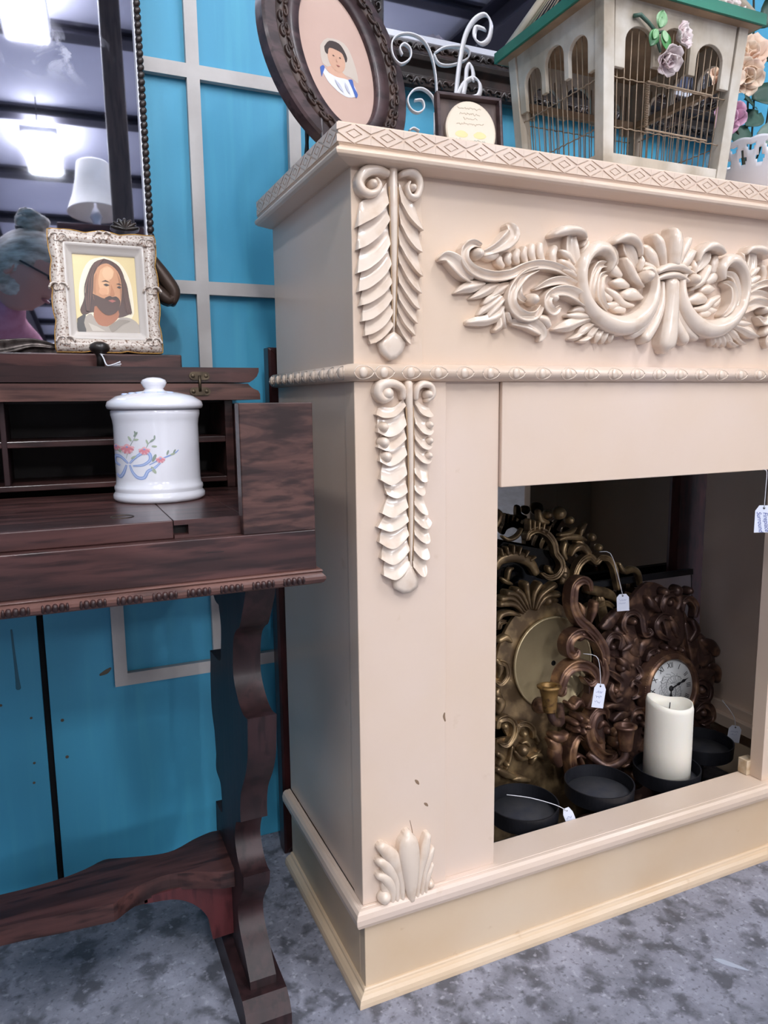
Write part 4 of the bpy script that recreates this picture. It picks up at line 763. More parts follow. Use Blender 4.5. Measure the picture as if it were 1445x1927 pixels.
# writing surface
dk(MB().box(L0 + .11, -.2313, -.036, .275, .6848, .7052), 'writing_board')
p = [(-.2305, .7050), (-.1530, .7050), (-.1530, .6848), (-.2305, .6848), (-.2305, .6885), (-.2150, .6885), (-.2150, .6995), (-.2305, .6995)]
dk(MB().prism(p, -.036, .275), 'batten_end', WOOD_X, bevel=.0008)
dk(MB().box(-.1524, -.0925, -.0295, .275, .6848, .7048), 'filler_strip', WOOD_X)
dk(MB().box(-.232, -.2145, -.020, .27, .6875, .70), 'tongue', DARK_IN, bevel=0)
b = MB(); b.tube([(-.2796 + .0125 * math.cos(a), .019 + .0125 * math.sin(a), .7053) for a in [2 * PI * k / 24 for k in range(24)]], .0007, 6, closed=True); dk(b, 'finger_ring', BRASS, 0)
b = MB(); b.box(-.20, -.18, -.0503, -.0498, .668, .6688); dk(b, 'scratch', DARK_IN, 0)
# pigeon holes
CY = .268
dk(MB().box(-.105, -.0925, CY, .398, .705, .8375), 'cubby_side', WOOD_X)
dk(MB().box(L0 + .02, L0 + .035, CY, .398, .705, .8375), 'cubby_side', WOOD_X)
dk(MB().box(L0 + .035, -.105, CY, .398, .7145, .7225), 'cubby_shelf', WOOD_X)
dk(MB().box(L0 + .035, -.105, CY, .398, .7745, .7835), 'cubby_shelf', WOOD_X)
for x in (-.4105, -.60, -.80):
    dk(MB().box(x, x + .0072, CY - .001, .398, .7225, .8375), 'divider', WOOD_Z)
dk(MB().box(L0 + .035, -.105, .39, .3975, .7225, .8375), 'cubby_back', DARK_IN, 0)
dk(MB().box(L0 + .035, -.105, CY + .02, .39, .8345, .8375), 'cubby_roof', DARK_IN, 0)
# two folded lid boards with shaped ends, the hinge between them
p = [(L0, .8375), (-.0537, .8375), (-.0538, .8460), (-.0565, .8510), (-.0640, .8540), (-.0690, .8580), (-.0720, .8615), (L0, .8615)]
dk(MB().prism(p, .25, .425), 'desk_top', WOOD_L, bevel=.0012)
p = [(L0, .8632), (-.0700, .8632), (-.0640, .8665), (-.0580, .8720), (-.0548, .8790), (-.0545, .8848), (L0, .8855)]
dk(MB().prism(p, .25, .425), 'folded_lid', WOOD_X, bevel=.0012)
dk(MB().box(L0 + .06, -.158, .31, .424, .8856, .9062), 'lid_leaf', WOOD_X, bevel=.002)
def hinge(x):
    b = MB(); b.tube([(x, .2485, .850), (x, .2485, .873)], .0022, 8)
    h = dk(b, 'hinge', BRASS, 0)
    for z in (.8725, .8500):
        pts = [(x + sx * .0085 + .0065 * math.cos(a), z + .0060 * math.sin(a)) for sx, r in ((1, range(-6, 7)), (-1, range(6, 19))) for a in [PI * k / 12 for k in r]]
        dk(MB().prism(pts, .2482, .2506), 'hinge_plate', BRASS, .0004, h)
        for s in (-1, 1):
            c = MB(); c.boss(x + s * .0095, z, .0030, .0012, 12); c.box(x + s * .0095 - .0025, x + s * .0095 + .0025, -.0014, -.0011, z - .0003, z + .0003)
            c.v = [(v[0], v[1] + .2482, v[2]) for v in c.v]
            dk(c, 'screw', BRASS, 0, h)
for x in (-.1436, -.56, -.97):
    hinge(x)
kn = MB(); kn.lathe([(.0001, .0), (.0055, .0), (.005, .012), (.006, .017), (.0125, .022), (.0142, .026), (.0125, .031), (.006, .0345), (.0001, .0352)], (-.2765, .275, .8857), 20)
knob = dk(kn, 'lid_knob', BLACK_FR, 0)
st = MB(); st.tube([(-.2765 + .0062 * math.cos(a), .275 + .0062 * math.sin(a), .9035 + .001 * math.sin(2 * a)) for a in [2 * PI * k / 16 for k in range(16)]], .0009, 6, closed=True)
st.tube([(-.276, .2685, .9035), (-.273, .262, .897), (-.271, .256, .889), (-.268, .253, .8862), (-.260, .250, .8882), (-.252, .249, .8915)], .0010, 6, sub=3)
st.tube([(-.268, .253, .8862), (-.258, .251, .8870), (-.251, .250, .8885)], .0009, 6, sub=3)
st.tube([(-.268, .253, .8862), (-.259, .252, .8860), (-.252, .254, .8862)], .0008, 6, sub=3)
dk(st, 'tie_string', STRING, 0, knob)
# trestle ends
front = [(-.041, .62), (-.030, .601), (-.007, .571), (.002, .562), (.020, .553), (.036, .538), (.047, .504), (.044, .479), (.021, .459), (-.002, .452), (-.024, .455), (-.021, .432), (-.015, .400), (.002, .369), (.030, .334), (.040, .305), (.040, .286), (.070, .270), (.084, .241), (.073, .218), (.054, .207), (.037, .208), (.043, .186), (.065, .159), (.085, .129), (.078, .105), (.052, .086), (.025, .062), (.023, .049)]
back = [(.215, .62), (.159, .566), (.124, .560), (.115, .533), (.122, .499), (.134, .477), (.206, .470), (.206, .452), (.213, .424), (.215, .378), (.200, .347), (.195, .311), (.201, .284), (.173, .277), (.167, .258), (.170, .229), (.217, .224), (.221, .173), (.190, .150), (.172, .129), (.178, .105), (.205, .086), (.232, .062), (.234, .049)]
def round_path(pts, corners, n=4):
    out = []; cs = sorted(set([0] + corners + [len(pts) - 1]))
    for a, b in zip(cs[:-1], cs[1:]):
        out += catmull(pts[a:b + 1], n)[:-1] if b - a > 1 else [pts[a]]
    return out + [pts[-1]]
LEGP = round_path(front, [3, 10, 16, 17, 21, 27]) + round_path(back[::-1], [1, 6, 7, 12, 13, 16, 17, 21])
for x0 in (-.155, L0 + .06):
    leg = dk(MB().prism(LEGP, x0, x0 + .036, 'x', smooth=True), 'trestle_leg', WOOD_Z, bevel=0)
    md = leg.modifiers.new('edge', 'EDGE_SPLIT'); md.split_angle = math.radians(38)
    dk(MB().prism([(-.012, 0), (-.012, .030), (-.004, .042), (.010, .051), (.246, .051), (.262, .042), (.270, .030), (.270, 0)], x0 - .0145, x0 + .046, 'x'), 'foot', WOOD_Z, bevel=.002)
sb = [(-.555, .185), (-.453, .176), (-.385, .178), (-.347, .187), (-.321, .199), (-.298, .193), (-.253, .180), (-.225, .180), (-.195, .195), (-.168, .204), (-.154, .202)]
sf = [(-.154, .097), (-.174, .100), (-.208, .116), (-.240, .125), (-.273, .120), (-.296, .108), (-.311, .096), (-.316, .093), (-.383, .099), (-.449, .106), (-.555, .100)]
mid = -.5575
sb = catmull(sb, 3); sf = catmull(sf[:7], 3) + catmull(sf[7:], 3)
right = sb + sf
left = [(2 * mid - x + .001, y) for (x, y) in right][::-1]
plan = right + left
dk(MB().prism(plan, .157, .183, 'z'), 'stretcher_shelf', WOOD_X, bevel=.0015)
br = [(-.275, .160), (-.154, .160), (-.154, .067), (-.185, .066), (-.190, .101), (-.200, .119), (-.218, .136), (-.240, .146), (-.275, .150)]
br = br[:4] + catmull(br[4:], 3)
dk(MB().prism(br, .122, .142), 'bracket', WOOD_RED, bevel=.001)
dk(MB().prism([(2 * mid - x, z) for x, z in br][::-1], .122, .142), 'bracket', WOOD_RED, bevel=.001)
dk(MB().box(2 * mid + .27, -.27, .122, .142, .150, .160), 'stretcher_rail', WOOD_X, bevel=.001)
def poly_print(parent, pts, m, y, name='print_patch', sub=True):
    """a flat printed patch on the plane y, pts (x, z) in metres"""
    if sub and len(pts) > 4:
        pts = catmull(list(pts) + [pts[0]], 3)[:-1]
    b = MB(); b.add([(p[0], y, p[1]) for p in pts], [tuple(range(len(pts)))])
    return b.build(name, m, parent)
def flatmat(name, c, rough=.4):
    return MATS.get(name) or mat(name, c, rough)
def member_frame(root, x0, x1, z0, z1, prof, m, name='frame_side', bevel=.0006):
    """four mitred frame members in the xz plane; prof is (inward, towards the viewer)"""
    C4 = [(x0, z0), (x1, z0), (x1, z1), (x0, z1)]
    D4 = [(1, 1), (-1, 1), (-1, -1), (1, -1)]
    out = []
    for k in range(4):
        a, b_ = C4[k], C4[(k + 1) % 4]; da, db = D4[k], D4[(k + 1) % 4]
        vs = []
        for (c, d) in ((a, da), (b_, db)):
            for (i, o) in prof:
                vs.append((c[0] + d[0] * i, -o, c[1] + d[1] * i))
        n = len(prof)
        fs = [(j, (j + 1) % n, n + (j + 1) % n, n + j) for j in range(n)] + [tuple(range(n - 1, -1, -1)), tuple(range(n, 2 * n))]
        out.append(MB().add(vs, fs).build(name, m, root, bevel=bevel))
    return out

# ------------------------------------------------------------------ porcelain jar
JR = thing('lidded_jar', 'white porcelain jar with lid and printed flowers and blue bow', 'jar', (-.218, .172, .7052))
MB().lathe([(.0001, .003), (.052, .003), (.055, .0), (.0575, .0005), (.0600, .0040), (.0596, .0090), (.0572, .0122), (.0570, .0135), (.0580, .0165), (.0574, .0200), (.0554, .0225), (.0548, .030), (.0548, .100), (.0558, .1075), (.0574, .1135), (.0574, .1185), (.0560, .1200), (.050, .1200), (.050, .01), (.0001, .01)], n=64).build('jar_body', PORC, JR)
MB().lathe([(.0001, .1200), (.0585, .1205), (.0612, .1215), (.0624, .1255), (.0606, .1305), (.050, .1375), (.030, .1425), (.0140, .1445), (.0118, .1470), (.0148, .1512), (.0166, .1552), (.0150, .1588), (.009, .1615), (.0001, .1625)], n=64).build('jar_lid', PORC, JR)
PH0 = math.atan2(-1.034, -.126)
def on_jar(x, z, lift=.0003, r=.0548):
    s = max(-.985, min(.985, x / r)); a = PH0 + math.asin(s)
    return ((r + lift) * math.cos(a), (r + lift) * math.sin(a), z)
def jar_patch(pts, m, lay=0, name='flower_print'):
    c = (sum(p[0] for p in pts) / len(pts), sum(p[1] for p in pts) / len(pts))
    vs = [on_jar((p[0] - 37) / 1000, .058 + p[1] / 1000, .00018 + lay * .00006) for p in list(pts) + [c]]
    n = len(pts)
    MB().add(vs, [(k, (k + 1) % n, n) for k in range(n)]).build(name, m, JR)
def petal_pts(cx, cz, l, w, ang, n=8):
    o = []
    for k in range(n):
        t = 2 * PI * k / n
        u, v = l / 2 + l / 2 * math.cos(t), w / 2 * math.sin(t)
        o.append((cx + u * math.cos(ang) - v * math.sin(ang), cz + u * math.sin(ang) + v * math.cos(ang)))
    return o
def band_pts(pts, w):
    c = catmull(pts, 4); L = []; R = []
    for i, p in enumerate(c):
        a = c[max(0, i - 1)]; b = c[min(len(c) - 1, i + 1)]
        t = (b[0] - a[0], b[1] - a[1]); l = math.hypot(*t) or 1
        ww = w * (.45 + .55 * math.sin(PI * (i + .5) / len(c)))
        L.append((p[0] - t[1] / l * ww, p[1] + t[0] / l * ww)); R.append((p[0] + t[1] / l * ww, p[1] - t[0] / l * ww))
    return L, R
def jar_band(pts, w, m, lay=0, name='ribbon_print'):
    L, R = band_pts(pts, w); n = len(L)
    vs = [on_jar((p[0] - 37) / 1000, .058 + p[1] / 1000, .00018 + lay * .00006) for p in L + R]
    MB().add(vs, [(k, k + 1, n + k + 1, n + k) for k in range(n - 1)]).build(name, m, JR)
PK = flatmat('jar_pink', 'd98a96'); PK2 = flatmat('jar_pale_pink', 'e7b4ba'); BLU = flatmat('jar_blue', '8aa3d6'); BLU2 = flatmat('jar_pale_blue', 'b3c2e6'); GRN = flatmat('jar_green', 'a9b5a0'); GRN2 = flatmat('jar_grey_green', '8f9d92')
for pts in ([(2, -6), (10, 2), (20, 8), (27, 6), (27, -2), (18, -8), (6, -9)], [(0, -6), (-8, 2), (-15, 3), (-17, -4), (-10, -9)], [(2, -8), (5, -17), (11, -24), (19, -24), (24, -16), (32, -12), (40, -5)], [(-2, -8), (-6, -18), (-11, -24), (-15, -20)]):
    jar_band(pts, 2.1, BLU, 1); jar_band(pts, 1.0, BLU2, 2)
jar_band([(26, -8), (38, -2), (48, 2), (58, 6), (63, 10)], .9, BLU, 0, 'stem_print')
jar_band([(-2, 0), (2, 12), (6, 20), (12, 30)], .4, GRN2, 0, 'stem_print'); jar_band([(14, 6), (22, 12), (27, 20), (33, 24)], .4, GRN2, 0, 'stem_print')
for (cx, cz, l) in ((0, 15, 9.5), (21, 12, 7.6), (40, 0, 6.4), (-14, 16, 6)):
    for k in range(9):
        a = -PI * .5 + (k - 4) * .38
        jar_patch(petal_pts(cx, cz, l, l * .36, a), PK if k % 2 else PK2, 3 + k % 2)
    for k in range(5):
        jar_patch(petal_pts(cx, cz, l * .45, l * .3, PI * .5 + (k - 2) * .5), PK2, 3)
    jar_patch(petal_pts(cx - 1.4, cz, 2.8, 2.2, 0), BLU, 6)
for (cx, cz, l, a, g) in ((6, 22, 8, 2.1, 0), (9, 28, 8, .9, 1), (8, 24, 7, .1, 0), (12, 30, 6, 1.9, 1), (26, 18, 7, 1.9, 0), (28, 21, 7, .6, 1), (30, 16, 7, -.1, 0), (34, 24, 6, 1.5, 1), (30, -4, 11, 1.1, 1), (28, -10, 11, -1.0, 0), (-8, 8, 10, 2.2, 0), (4, 0, 8, .5, 0), (48, 4, 7, 1.2, 1), (52, 4, 7, .3, 0), (56, 6, 6, 1.0, 1), (-18, 20, 7, 1.8, 0)):
    jar_patch(petal_pts(cx, cz, l, l * .38, a), GRN2 if g else GRN, 2 + g, 'leaf_print')
b = MB()
for (x, y, a) in ((-.03, -.018, .3), (-.022, -.025, .1), (-.012, -.030, 0), (.004, -.031, -.1), (.016, -.028, -.3), (-.038, -.008, .6)):
    z = .1375 + .0025
    rr = math.hypot(x, y); z = .1425 - (rr - .03) * .25 + .0006 if rr > .03 else .1431
    b.ball((x, y, z - .0006), (.005, .0016, .0012), 8, 5)
b.build('lid_print', BLU2, JR)

# ------------------------------------------------------------------ ceramic picture frame
PF = thing('picture_frame', 'ornate white ceramic frame holding print of bearded long-haired man', 'picture', (-.2590, .322, .9064), (math.radians(-7), 0, 0))
W2, H = .0725, .174
N = 176
def rect_loop(hw, z0, z1, n=N):
    per = [(-hw, z0), (hw, z0), (hw, z1), (-hw, z1)]
    out = []
    for s in range(4):
        a, c = per[s], per[(s + 1) % 4]
        for k in range(n // 4):
            t = k / (n // 4); out.append((a[0] + (c[0] - a[0]) * t, a[1] + (c[1] - a[1]) * t, s, t))
    return out
def frame_ring(hw, z0, z1, amp):
    o = []
    for (x, z, s, t) in rect_loop(hw, z0, z1):
        w = amp * (abs(math.sin(PI * t * (3 if s % 2 == 0 else 4))) - .45 + .5 * max(0, 1 - abs(t - .5) * 7) + .9 * max(0, 1 - min(t, 1 - t) * 9))
        nx, nz = ((0, -1), (1, 0), (0, 1), (-1, 0))[s]
        if s == 0: w = min(w, .001)
        o.append((x + nx * w, z + nz * w))
    return o
def ring_solid(rings):
    vs = []; fs = []
    for (pts, d) in rings:
        vs += [(p[0], -d, p[1]) for p in pts]
    n = len(rings[0][0]); m = len(rings)
    for i in range(m):
        i2 = (i + 1) % m
        for k in range(n):
            fs.append((i * n + k, i * n + (k + 1) % n, i2 * n + (k + 1) % n, i2 * n + k))
    return MB().add(vs, fs, True)
o0 = frame_ring(W2, .001, H, .003)
ring_solid([(o0, 0), (o0, .010), (frame_ring(W2 - .004, .005, H - .004, .0025), .0165), (frame_ring(W2 - .011, .012, H - .011, .0015), .0190), (frame_ring(W2 - .0185, .0195, H - .0185, .0008), .0150), (frame_ring(W2 - .0185, .0195, H - .0185, .0008), 0)]).build('frame_border', GILT_DECO, PF)
ring_solid([(frame_ring(W2 - .0165, .0175, H - .0165, 0), 0), (frame_ring(W2 - .0165, .0175, H - .0165, 0), .0150), (frame_ring(W2 - .0185, .0195, H - .0185, 0), .0165), (frame_ring(W2 - .0215, .0225, H - .0215, 0), .0135), (frame_ring(W2 - .0255, .0275, H - .0270, 0), .0070), (frame_ring(W2 - .0285, .0305, H - .0300, 0), .0060), (frame_ring(W2 - .0295, .0315, H - .0310, 0), .0030), (frame_ring(W2 - .0295, .0315, H - .0310, 0), 0)]).build('frame_cove', PORC_FR, PF)
MB().tube([(p[0], -.0112, p[1]) for p in o0], .0007, 5, closed=True).build('gilt_edge', GOLD_LINE, PF)
random.seed(4)
for (cx, cz) in ((-.060, .160), (.060, .160), (-.060, .014), (.060, .014), (0, .166), (-.064, .09), (.064, .09)):
    for s in (-1, 1):
        b = MB(); pts = []
        for k in range(9):
            a = k * .75; r = .0085 * (1 - k / 11)
            pts.append((cx + s * (.004 + r * math.cos(a)), cz + r * math.sin(a), .0016 * (1 - k / 14)))
        b.stroke(pts, .0045, 'r', base=.0165, back=-.012); b.build('relief_scroll', GILT_DECO, PF)
MB().box(-.0440, .0440, -.0035, .004, .0300, .1450).build('backing_panel', flatmat('print_back', 'd8c894'), PF)
def PP(pts):  # portrait print coordinates: 338 x 400 units, origin top left
    return [((p[0] - 559) / 338 * .0862, .1440 - (p[1] - 1318) / 400 * .1130) for p in pts]
prints = [('portrait_ground', 'e3cd97', [(391, 1319), (727, 1319), (727, 1717), (391, 1717)]),
          ('portrait_glow', 'efe4c8', [(560, 1325), (640, 1350), (690, 1430), (705, 1540), (690, 1640), (560, 1660), (430, 1640), (410, 1540), (430, 1430), (480, 1350)]),
          ('portrait_hair', '4b2b22', [(560, 1335), (505, 1358), (468, 1420), (450, 1500), (432, 1560), (412, 1605), (430, 1632), (480, 1615), (520, 1650), (620, 1640), (672, 1622), (692, 1600), (680, 1540), (668, 1480), (662, 1420), (640, 1372), (600, 1345)]),
          ('portrait_neck', 'a8643f', [(490, 1585), (482, 1650), (520, 1692), (585, 1668), (622, 1620), (585, 1560)]),
          ('portrait_robe', 'a99d90', [(400, 1660), (393, 1716), (726, 1716), (722, 1668), (680, 1640), (625, 1640), (570, 1682), (505, 1678), (470, 1622), (430, 1645)]),
          ('portrait_cloak', '3f3b3a', [(393, 1650), (440, 1624), (428, 1670), (436, 1716), (393, 1716)]),
          ('portrait_face', 'c88d62', [(522, 1382), (492, 1440), (485, 1510), (496, 1565), (535, 1615), (585, 1620), (622, 1592), (640, 1535), (646, 1460), (630, 1398), (585, 1362), (548, 1364)]),
          ('portrait_cheek', 'dca87c', [(535, 1395), (520, 1450), (530, 1500), (570, 1520), (580, 1450), (610, 1400), (575, 1372)]),
          ('portrait_beard', '4a2a1f', [(486, 1520), (500, 1580), (545, 1625), (590, 1622), (622, 1592), (632, 1550), (608, 1538), (580, 1533), (545, 1542), (512, 1530)]),
          ('portrait_mouth', 'a4564a', [(566, 1552), (588, 1546), (610, 1553), (588, 1562)]),
          ('portrait_nose', 'b5764d', [(588, 1465), (604, 1512), (598, 1528), (578, 1524), (584, 1500)]),
          ('portrait_eye', '2c1a16', [(546, 1470), (562, 1464), (580, 1472), (562, 1478)]), ('portrait_eye', '2c1a16', [(618, 1480), (632, 1474), (646, 1482), (632, 1487)]),
          ('portrait_brow', '3c231b', [(535, 1456), (560, 1446), (584, 1458), (560, 1453)]), ('portrait_brow', '3c231b', [(615, 1464), (632, 1460), (648, 1468), (632, 1467)]),
          ('portrait_lock', '5d372a', [(600, 1346), (648, 1390), (666, 1450), (678, 1540), (692, 1612), (664, 1612), (652, 1540), (649, 1455), (630, 1395)]),
          ('portrait_lock', '5d372a', [(560, 1337), (508, 1362), (474, 1430), (462, 1510), (440, 1600), (470, 1580), (488, 1500), (494, 1430), (522, 1380)])]
tones = [('portrait_temple', 'b47a52', [(512, 1410), (494, 1450), (490, 1505), (502, 1520), (506, 1470), (514, 1425)]),
         ('portrait_shadow', 'ab7350', [(622, 1400), (642, 1450), (642, 1520), (632, 1545), (634, 1500), (630, 1440)]),
         ('portrait_forehead', 'e3b58a', [(555, 1385), (590, 1380), (606, 1410), (590, 1440), (560, 1442), (545, 1412)]),
         ('portrait_cheek', 'd99f74', [(525, 1490), (560, 1488), (566, 1512), (540, 1524), (520, 1512)]),
         ('portrait_fold', '8f8376', [(560, 1685), (620, 1650), (680, 1655), (640, 1672), (590, 1712), (570, 1712)]),
         ('portrait_fold', 'c2b7aa', [(450, 1670), (500, 1690), (540, 1712), (470, 1712)])]
prints[8:8] = tones
prints.append(('portrait_moustache', '3f241b', [(548, 1540), (575, 1528), (590, 1533), (612, 1530), (628, 1545), (606, 1543), (588, 1541), (566, 1546)]))
for k in range(7):
    x0 = 522 - k * 7; prints.append(('hair_strand', '6d4435' if k % 2 else '38201a', [(x0 + 6, 1350 + k * 5), (x0 - 28, 1420 + k * 6), (x0 - 40, 1510), (x0 - 62 + k * 4, 1600), (x0 - 56 + k * 4, 1602), (x0 - 36, 1512), (x0 - 23, 1422 + k * 6)]))
    x1 = 626 + k * 4; prints.append(('hair_strand', '6d4435' if k % 2 else '38201a', [(x1 - 4, 1356 + k * 6), (x1 + 24, 1440 + k * 4), (x1 + 32, 1530), (x1 + 42, 1605), (x1 + 38, 1607), (x1 + 28, 1532), (x1 + 20, 1442 + k * 4)]))
for i, (n_, c_, pts) in enumerate(prints):
    poly_print(PF, PP(pts), flatmat('print_' + c_, c_, .25), -.0036 - i * .00005, n_, sub=i > 0)

# ------------------------------------------------------------------ tall mirror leaning on the wall
TM = thing('wall_mirror', 'tall old mirror with black rope-edged frame leaning above desk', 'mirror', (-.405, .376, .9064), (math.radians(-4), 0, math.radians(-2)))
MW, MH = .222, .98
MB().box(-MW, MW, .002, .012, .0, MH).build('back_panel', BLACK_FR, TM)
MB().box(-MW + .010, MW - .0095, -.002, .002, .018, MH - .012).build('mirror_pane', MIRROR, TM)
bev = mat('bright_bevelled_edge', 'd5d7e2', .25, metal=.35)
for s in (-1, 1):
    MB().prism([(s * (MW - .0105), -.0022), (s * (MW - .0085), -.0060), (s * (MW - .0068), -.0060), (s * (MW - .0068), .002), (s * (MW - .0105), .002)], .02, MH - .012, 'z').build('bevel_strip', bev, TM)
    MB().box(min(s * (MW - .0066), s * MW), max(s * (MW - .0066), s * MW), -.010, .010, .0, MH).build('frame_edge', BLACK_FR, TM, bevel=.001)
MB().box(-MW, MW, -.008, .010, MH - .012, MH).build('frame_edge', BLACK_FR, TM, bevel=.001)
silv = mat('tarnished_silver', '6d6460', .3, metal=.7, col2='241d1a', nscale=60)
MB().box(-MW, MW, -.008, .010, .0, .018).build('frame_foot', silv, TM, bevel=.003)
RBm = MB(); RBm.ball((0, 0, 0), (.0052, .0046, .0062), 10, 7); RBm.xform(Matrix.Rotation(.5, 4, 'Y'))
RBM = RBm.mesh('rope_twist', BLACK_FR)
for s in (-1, 1):
    for k in range(92):
        link_mesh('rope_twist', RBM, TM, (s * (MW - .0025), -.0098, .016 + k * .0104))
b = MB(); b.stroke([(-.08, .012, .004), (-.05, .016, .007), (0, .008, .012), (.05, .016, .007), (.08, .012, .004)], .012, 'g'); o = b.build('foot_crest', silv, TM); o.location = (-.01, -.006, 0)
for pts in ([(.208, .165, .004), (.222, .140, .009), (.236, .118, .011), (.248, .098, .010), (.246, .082, .006)], [(.205, .12, .006), (.222, .10, .010), (.240, .086, .009), (.250, .094, .005)]):
    b = MB(); b.stroke(pts, .020, 'r'); o = b.build('corner_scroll', mat('gilded_brown', '4a3a31', .4, metal=.3) if 'gilded_brown' not in MATS else MATS['gilded_brown'], TM); o.location = (0, -.008, 0)
for k in range(7):
    a = PI * (k + .5) / 7
    b = MB(); b.stroke([(.182, .190, .002), (.182 + .012 * math.cos(a), .190 + .010 * math.sin(a), .0035), (.182 + .020 * math.cos(a), .190 + .016 * math.sin(a), .002)], .010, 'r'); o = b.build('fan_crest', BLACK_FR, TM); o.location = (0, -.004, 0)

# ------------------------------------------------------------------ oval portrait on the mantel
OV = thing('oval_portrait', 'oval carved dark wooden frame with tinted portrait of a child', 'picture', (.0506, .1003, 1.1500), (math.radians(-14), 0, math.radians(20)))
OZ = .143
def ell(a, b, n=72):
    return [(a * math.cos(2 * PI * k / n), OZ + b * math.sin(2 * PI * k / n)) for k in range(n)]
wal = wood('dark_walnut', '38292b', '4f3c3e', '281c1e', rough=.45, grain=(.3, 1, 1))
wal2 = mat('carved_walnut', '4f3a32', .5, col2='2b1d1a', nscale=60)
ring_solid([(ell(.122, .143), -.012), (ell(.122, .143), .002), (ell(.119, .140), .005), (ell(.104, .126), .006), (ell(.100, .122), .002), (ell(.100, .122), -.012)]).build('outer_molding', wal, OV).modifiers.new('edge', 'EDGE_SPLIT').split_angle = .30
ring_solid([(ell(.103, .125), -.01), (ell(.1025, .1245), .0055), (ell(.094, .118), .0075), (ell(.086, .112), .0055), (ell(.084, .110), -.01)]).build('carved_band', wal2, OV)
ring_solid([(ell(.087, .113), -.01), (ell(.0865, .1125), .0052), (ell(.074, .104), .0035), (ell(.067, .100), .004), (ell(.064, .097), .001), (ell(.063, .0965), -.010)]).build('inner_molding', wal, OV)
for k in range(34):
    a = 2 * PI * k / 34; a2 = a + .11
    for s in (-1, 1):
        cx, cz = .094 * math.cos(a), OZ + .118 * math.sin(a)
        tx, tz = -math.sin(a), math.cos(a); nx, nz = math.cos(a), math.sin(a)
        pts = []
        for j in range(8):
            t = j * .8; r = .0062 * (1 - j / 9.5)
            q = (1 if (k + (s > 0)) % 2 else -1); pts.append((cx + tx * (r * 1.35 * math.cos(t) * q + s * .004) + nx * s * (.0032 + r * .6 * math.sin(t)), cz + tz * (r * 1.35 * math.cos(t) * q + s * .004) + nz * s * (.0032 + r * .6 * math.sin(t)), .0021 * (1 - j / 11)))
        b = MB(); b.stroke(pts, .0035, 'r', base=.0068, back=-.004, n=2); b.build('carved_scroll', wal2, OV)
paper = mat('aged_portrait_paper', 'c6a99c', .7, col2='bd9f92', nscale=6)
b = MB(); e = ell(.0655, .099); b.add([(p[0], .0035, p[1]) for p in e] + [(p[0], .010, p[1]) for p in e], [tuple(range(72)), tuple(range(143, 71, -1))] + [(k, (k + 1) % 72, 72 + (k + 1) % 72, 72 + k) for k in range(72)]); b.build('portrait_paper', paper, OV)
ovp = [('portrait_shade', 'c3b6aa', [(-27.3, 9), (-11, 24.6), (19, 27), (31, 6), (33, -24), (20, -21), (-18, -18), (-29, -14)]),
       ('portrait_neck', 'cda38c', [(-9.5, -14), (4, -17), (13, -27), (-7.8, -31), (-23, -22), (-15, -15)]),
       ('portrait_gown', 'd9dae2', [(-33, -24), (-27.8, -20.7), (-20, -26), (-6.9, -28), (12, -26), (23, -31), (25.6, -44.4), (8, -52), (-6, -50), (-16, -45), (-25.5, -38)]),
       ('portrait_face', 'c99f87', [(-17, 1), (-10.9, 12), (7.4, 14), (13.3, 4.7), (13, -6), (8, -15), (-1, -20.5), (-9.8, -18), (-16, -10)]),
       ('portrait_hair', '3b2f2c', [(-20, 10), (-8.6, 21.6), (7.9, 23.4), (16, 16), (19.3, 6), (15.2, -1), (12.8, 8), (6, 11.5), (-10.9, 11), (-16, 1), (-20, 3)]),
       ('portrait_bow', '3f5fa8', [(-34.5, -22.8), (-29, -18.5), (-26.2, -20.7), (-31.4, -29.8), (-35, -36)]),
       ('portrait_bow', '3f5fa8', [(13.6, -26), (21.5, -23.7), (22.5, -33.7), (27, -42.7), (22.2, -48.8), (19.3, -39.8), (16.3, -31.7)]),
       ('portrait_eye', '4a3a36', [(-8.4, 1.6), (-6.2, 2.8), (-4, 1.4), (-6.2, .6)]), ('portrait_eye', '4a3a36', [(3.4, 2), (5.4, 3), (7.4, 1.8), (5.4, 1)]),
       ('portrait_nose', 'b58a74', [(-2.6, -1), (-.6, -6), (-3.4, -6.4)]), ('portrait_mouth', 'a86a60', [(-5, -10.8), (-1, -10), (3, -10.6), (-1, -12.2)]),
       ('portrait_fold', 'b9bccb', [(-12, -33), (-4, -38), (0, -47), (-5, -45), (-10, -39)]), ('portrait_fold', 'b9bccb', [(6, -32), (10, -38), (12, -46), (8, -44), (5, -38)])]
for i, (n_, c_, pts) in enumerate(ovp):
    poly_print(OV, [(p[0] / 1000, OZ + p[1] / 1000) for p in pts], flatmat('tint_' + c_, c_, .7), .0033 - i * .00008, n_)
ES = thing('plate_easel', 'thin dark wire easel propping up the oval portrait', 'easel', (.05, .19, 1.15))
for sx in (-1, 1):
    b = MB(); b.tube([(sx * .030, .020, .0025), (sx * .026, .040, .07), (sx * .012, .068, .17)], .0028, 8, sub=4); b.build('leg', BLACK_METAL, ES)
b = MB(); b.tube([(0, .15, .0025), (0, .11, .10), (0, .068, .17)], .0028, 8, sub=4); b.build('strut', BLACK_METAL, ES)
b = MB(); b.tube([(-.030, .020, .012), (-.045, -.06, .006), (-.054, -.104, .008), (-.055, -.106, .030), (-.053, -.100, .055)], .0024, 8, sub=4); b.build('hook', MATS.get('grey_wire') or mat('grey_wire', '4a4648', .4, metal=.5), ES)
b = MB(); b.tube([(.030, .020, .012), (.050, -.03, .006), (.058, -.066, .008), (.059, -.068, .022)], .0024, 8, sub=4); b.build('hook', MATS['grey_wire'], ES)

